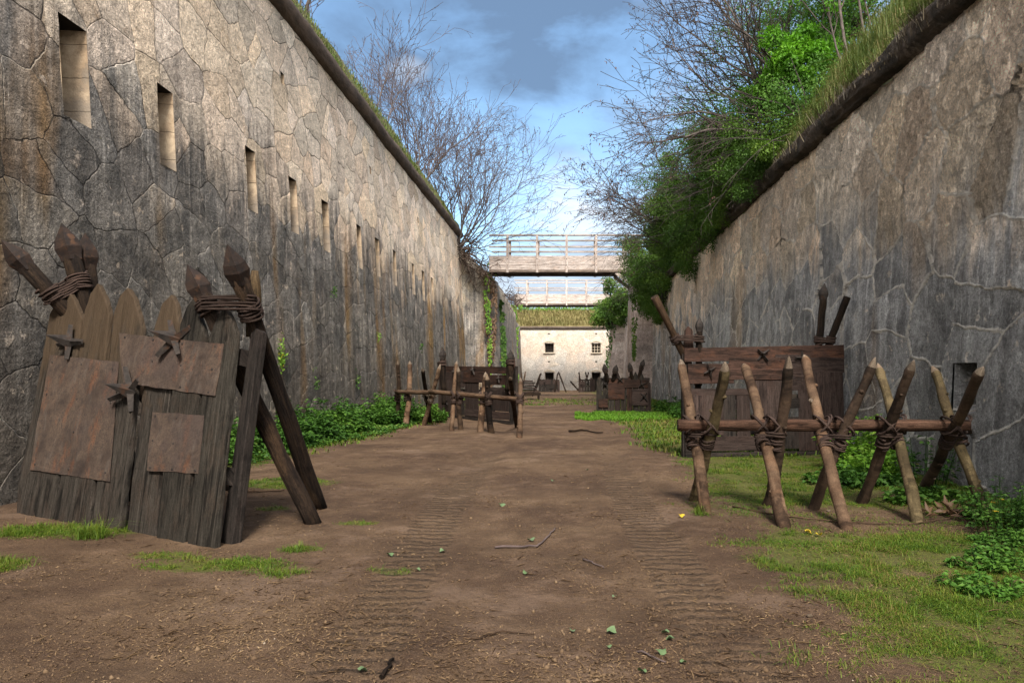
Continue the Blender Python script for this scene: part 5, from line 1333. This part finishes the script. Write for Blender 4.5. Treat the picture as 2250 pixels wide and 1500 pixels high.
for i, (px, py, s, lb) in enumerate(((1495, 1140, .045, 'yellowing leaf by the first stake of the near barrier'), (1775, 1175, .05, 'curled yellow leaf on the turf before the near barrier'), (1800, 1180, .045, 'yellow leaf on the turf, right of the curled one'))):
    p = gr(px, py); o = lobed_leaf('fallen_leaf', s, M['leaf_yellow']); o.location = (p.x, p.y, gz(p.x, p.y)+.02); o.rotation_euler = (.3, .2, i); tag(o, lb, 'leaf')
def stick(label, pxs, r, mat=M['twig'], name='twig'):
    pts = []
    for a, b in zip(pxs, pxs[1:]):
        p, q = gr(*a), gr(*b)
        for k in range(6): pts.append(p+(q-p)*k/6)
    pts.append(gr(*pxs[-1]))
    pts = [Vector((p.x+random.gauss(0, .006), p.y+random.gauss(0, .01), gz(p.x, p.y)+r*.9+.004+random.random()*.008)) for p in pts]
    mb = MB(); mb.tube(pts, [r*(1-.5*i/len(pts)) for i in range(len(pts))], 6); tag(mb.build(name, mat), label, 'twig')
stick('long crooked twig lying across the middle of the path', [(1090, 1206), (1180, 1202), (1205, 1180), (1222, 1163)], .011)
stick('short twig on the path right of the crooked one', [(1285, 1236), (1330, 1249)], .008)
stick('thin twig behind the foot of the big shield', [(500, 1082), (560, 1082), (625, 1080)], .014, M['pole_brown'])
stick('long pale stem lying across the feet of the near barrier', [(1610, 1118), (1700, 1135), (1850, 1150), (2000, 1153), (2090, 1140)], .009, M['stake'])
stick('dark twig at the bottom edge of the photo', [(838, 1497), (862, 1452)], .012, M['pole_dark'])
stick('bent straw coloured stem left of the lower path', [(1040, 1412), (1090, 1395), (1170, 1400)], .006, M['stake'])
stick('thin twig at the lower right of the path', [(1400, 1440), (1460, 1470)], .006)
stick('stalk lying by the right tyre track at the bottom', [(1515, 1484), (1590, 1490)], .006, M['stake'])
stick('dark stick lying across the path beyond the barriers', [(1250, 949), (1290, 946), (1325, 950)], .03, M['pole_dark'])
for i, (px, py, s, lb) in enumerate(((1820, 1122, .022, 'white pebble between the stakes of the near barrier'), (1778, 1354, .018, 'pinkish pebble on the turf at the lower right'), (1543, 1278, .016, 'small pale pebble on the edge of the right tyre track'))):
    p = gr(px, py); me = bpy.data.meshes.new('pebble'); 
    mb = MB(); mb.tube([Vector((0, 0, -s*.6)), Vector((0, 0, -s*.3)), Vector((s*.1, 0, s*.2)), Vector((0, 0, s*.5)), Vector((0, 0, s*.6))], [s*.5, s, s*1.05, s*.6, s*.2], 9, jit=.12); o = mb.build('pebble', M['cut_tip']); o.location = (p.x, p.y, gz(p.x, p.y)+s*.4); tag(o, lb, 'pebble')
# withered leaves heap
p = gr(2105, 1135); n = 60; P = np.array([p.x, p.y, gz(p.x, p.y)+.04])+RNG.normal(size=(n, 3))*[.16, .1, .025]
o = leaves('withered_leaves', P, runit(n), runit(n)+[0, 0, 1], .14, .05, M['leaf_brown']); tag(o, 'small heap of withered brown leaves at the right foot of the near barrier', 'leaf heap', kind='stuff')
# =================================================================== CAMERA, SKY, LIGHT
cam = bpy.data.cameras.new('camera'); co = bpy.data.objects.new('camera', cam); COL.objects.link(co)
co.location = (0, 0, CZ); co.rotation_euler = (R(90), 0, 0)
cam.sensor_width = 36; cam.lens = 36*F/2250; cam.shift_x = -(CX-1125)/2250; cam.shift_y = (CY-750)/2250
cam.clip_end = 2000; cam.clip_start = .05
scene.camera = co
EL, AZ = 46.0, 172.0
w = bpy.data.worlds.new('World'); scene.world = w; w.use_nodes = True
w.node_tree.nodes.clear(); t = NT(w.node_tree)
sky = t.n('ShaderNodeTexSky', sky_type='NISHITA', sun_disc=False, sun_elevation=R(EL), sun_rotation=R(AZ), dust_density=1.2, ozone_density=2.0)
D = t.n('ShaderNodeTexCoord').outputs['Generated']
dx, dy, dz = t.sep(D)
den = t.math('ADD', t.math('MAXIMUM', dz, 0.0), .16)
pv = t.comb(t.math('DIVIDE', dx, den), t.math('DIVIDE', dy, den), 0.0)
n1 = t.noise(t.vadd(pv, (3.3, 1.7, 0)), .85, 9, .58, .25)
n2 = t.noise(t.vadd(pv, (8.0, 5.2, 0)), 1.9, 8, .6, .3)
lowc = t.step(dz, .42, .03)
cm = t.step(t.math('ADD', t.math('ADD', t.math('MULTIPLY', n1, .72), t.math('MULTIPLY', n2, .28)), t.math('MULTIPLY', lowc, .07)), .44, .60)
shade = t.step(t.noise(t.vadd(pv, (1.0, 9.0, 3.0)), 1.1, 7, .6), .36, .62)
bright = t.math('ADD', t.math('MULTIPLY', shade, .6), t.math('MULTIPLY', lowc, .5), clamp=True)
def blob(px, py, rx, ry):
    u = t.math('DIVIDE', dx, t.math('MAXIMUM', dy, .05)); v_ = t.math('DIVIDE', dz, t.math('MAXIMUM', dy, .05))
    a = t.math('POWER', t.math('DIVIDE', t.math('SUBTRACT', u, (px-CX)/F), rx/F), 2.0); b = t.math('POWER', t.math('DIVIDE', t.math('SUBTRACT', v_, (CY-py)/F), ry/F), 2.0)
    return t.math('MULTIPLY', t.math('POWER', 2.718, t.math('MULTIPLY', t.math('ADD', a, b), -1.0)), t.step(dy, .2, .4))
white = t.math('MAXIMUM', blob(1250, 440, 150, 75), t.math('MULTIPLY', blob(900, 150, 60, 40), .55))
grey_ = blob(1180, 60, 420, 150)
cm = t.math('ADD', cm, t.math('MULTIPLY', t.math('ADD', white, t.math('MULTIPLY', grey_, .8)), t.step(n2, .34, .58)), clamp=True)
bright = t.math('SUBTRACT', t.math('ADD', t.math('MULTIPLY', bright, .85), t.math('MULTIPLY', white, 1.15)), t.math('MULTIPLY', grey_, .6), clamp=True)
cc = t.mix(bright, (.66, 1.05, 1.7), (3.7, 4.0, 4.5))
back = t.step(dy, .25, -.35)  # unseen white sky behind the camera, added as soft front fill
cm = t.math('MAXIMUM', cm, t.math('MULTIPLY', back, .9))
cc = t.mix(back, cc, t.mix(shade, (8.0, 7.9, 7.6), (14.0, 13.4, 12.4)))
base = t.n('ShaderNodeMix', {0: 1.0, 6: sky.outputs[0], 7: (.9, 1.0, .98, 1)}, data_type='RGBA', blend_type='MULTIPLY').outputs[2]
col = t.mix(t.math('MULTIPLY', cm, .9), base, cc)
side = t.math('MULTIPLY', t.math('ADD', t.math('MULTIPLY', t.step(dx, -.40, -.75), 1.0), t.math('MULTIPLY', t.step(dx, .45, .8), .45)), t.step(dz, .12, .3))  # unseen bright sky at both sides, added to fill the walls
col = t.mix(side, col, (11.5, 11.2, 10.6))
bg = t.n('ShaderNodeBackground', {0: col, 1: .1})
t.n('ShaderNodeOutputWorld', {0: bg.outputs[0]})
sun = bpy.data.lights.new('sun', 'SUN'); so = bpy.data.objects.new('sun', sun); COL.objects.link(so)
sun.energy = 2.9; sun.angle = R(14); sun.color = (1.0, .93, .82)
sd = Vector((math.sin(R(AZ))*math.cos(R(EL)), math.cos(R(AZ))*math.cos(R(EL)), math.sin(R(EL))))
so.rotation_euler = sd.to_track_quat('Z', 'Y').to_euler(); so.location = (0, 0, 40)
scene.view_settings.view_transform = 'Standard'; scene.view_settings.look = 'None'
scene.view_settings.exposure = 1.5; scene.view_settings.gamma = 1.0
scene.cycles.use_denoising = True
scene.cycles.max_bounces = 6; scene.cycles.diffuse_bounces = 3; scene.cycles.transparent_max_bounces = 8
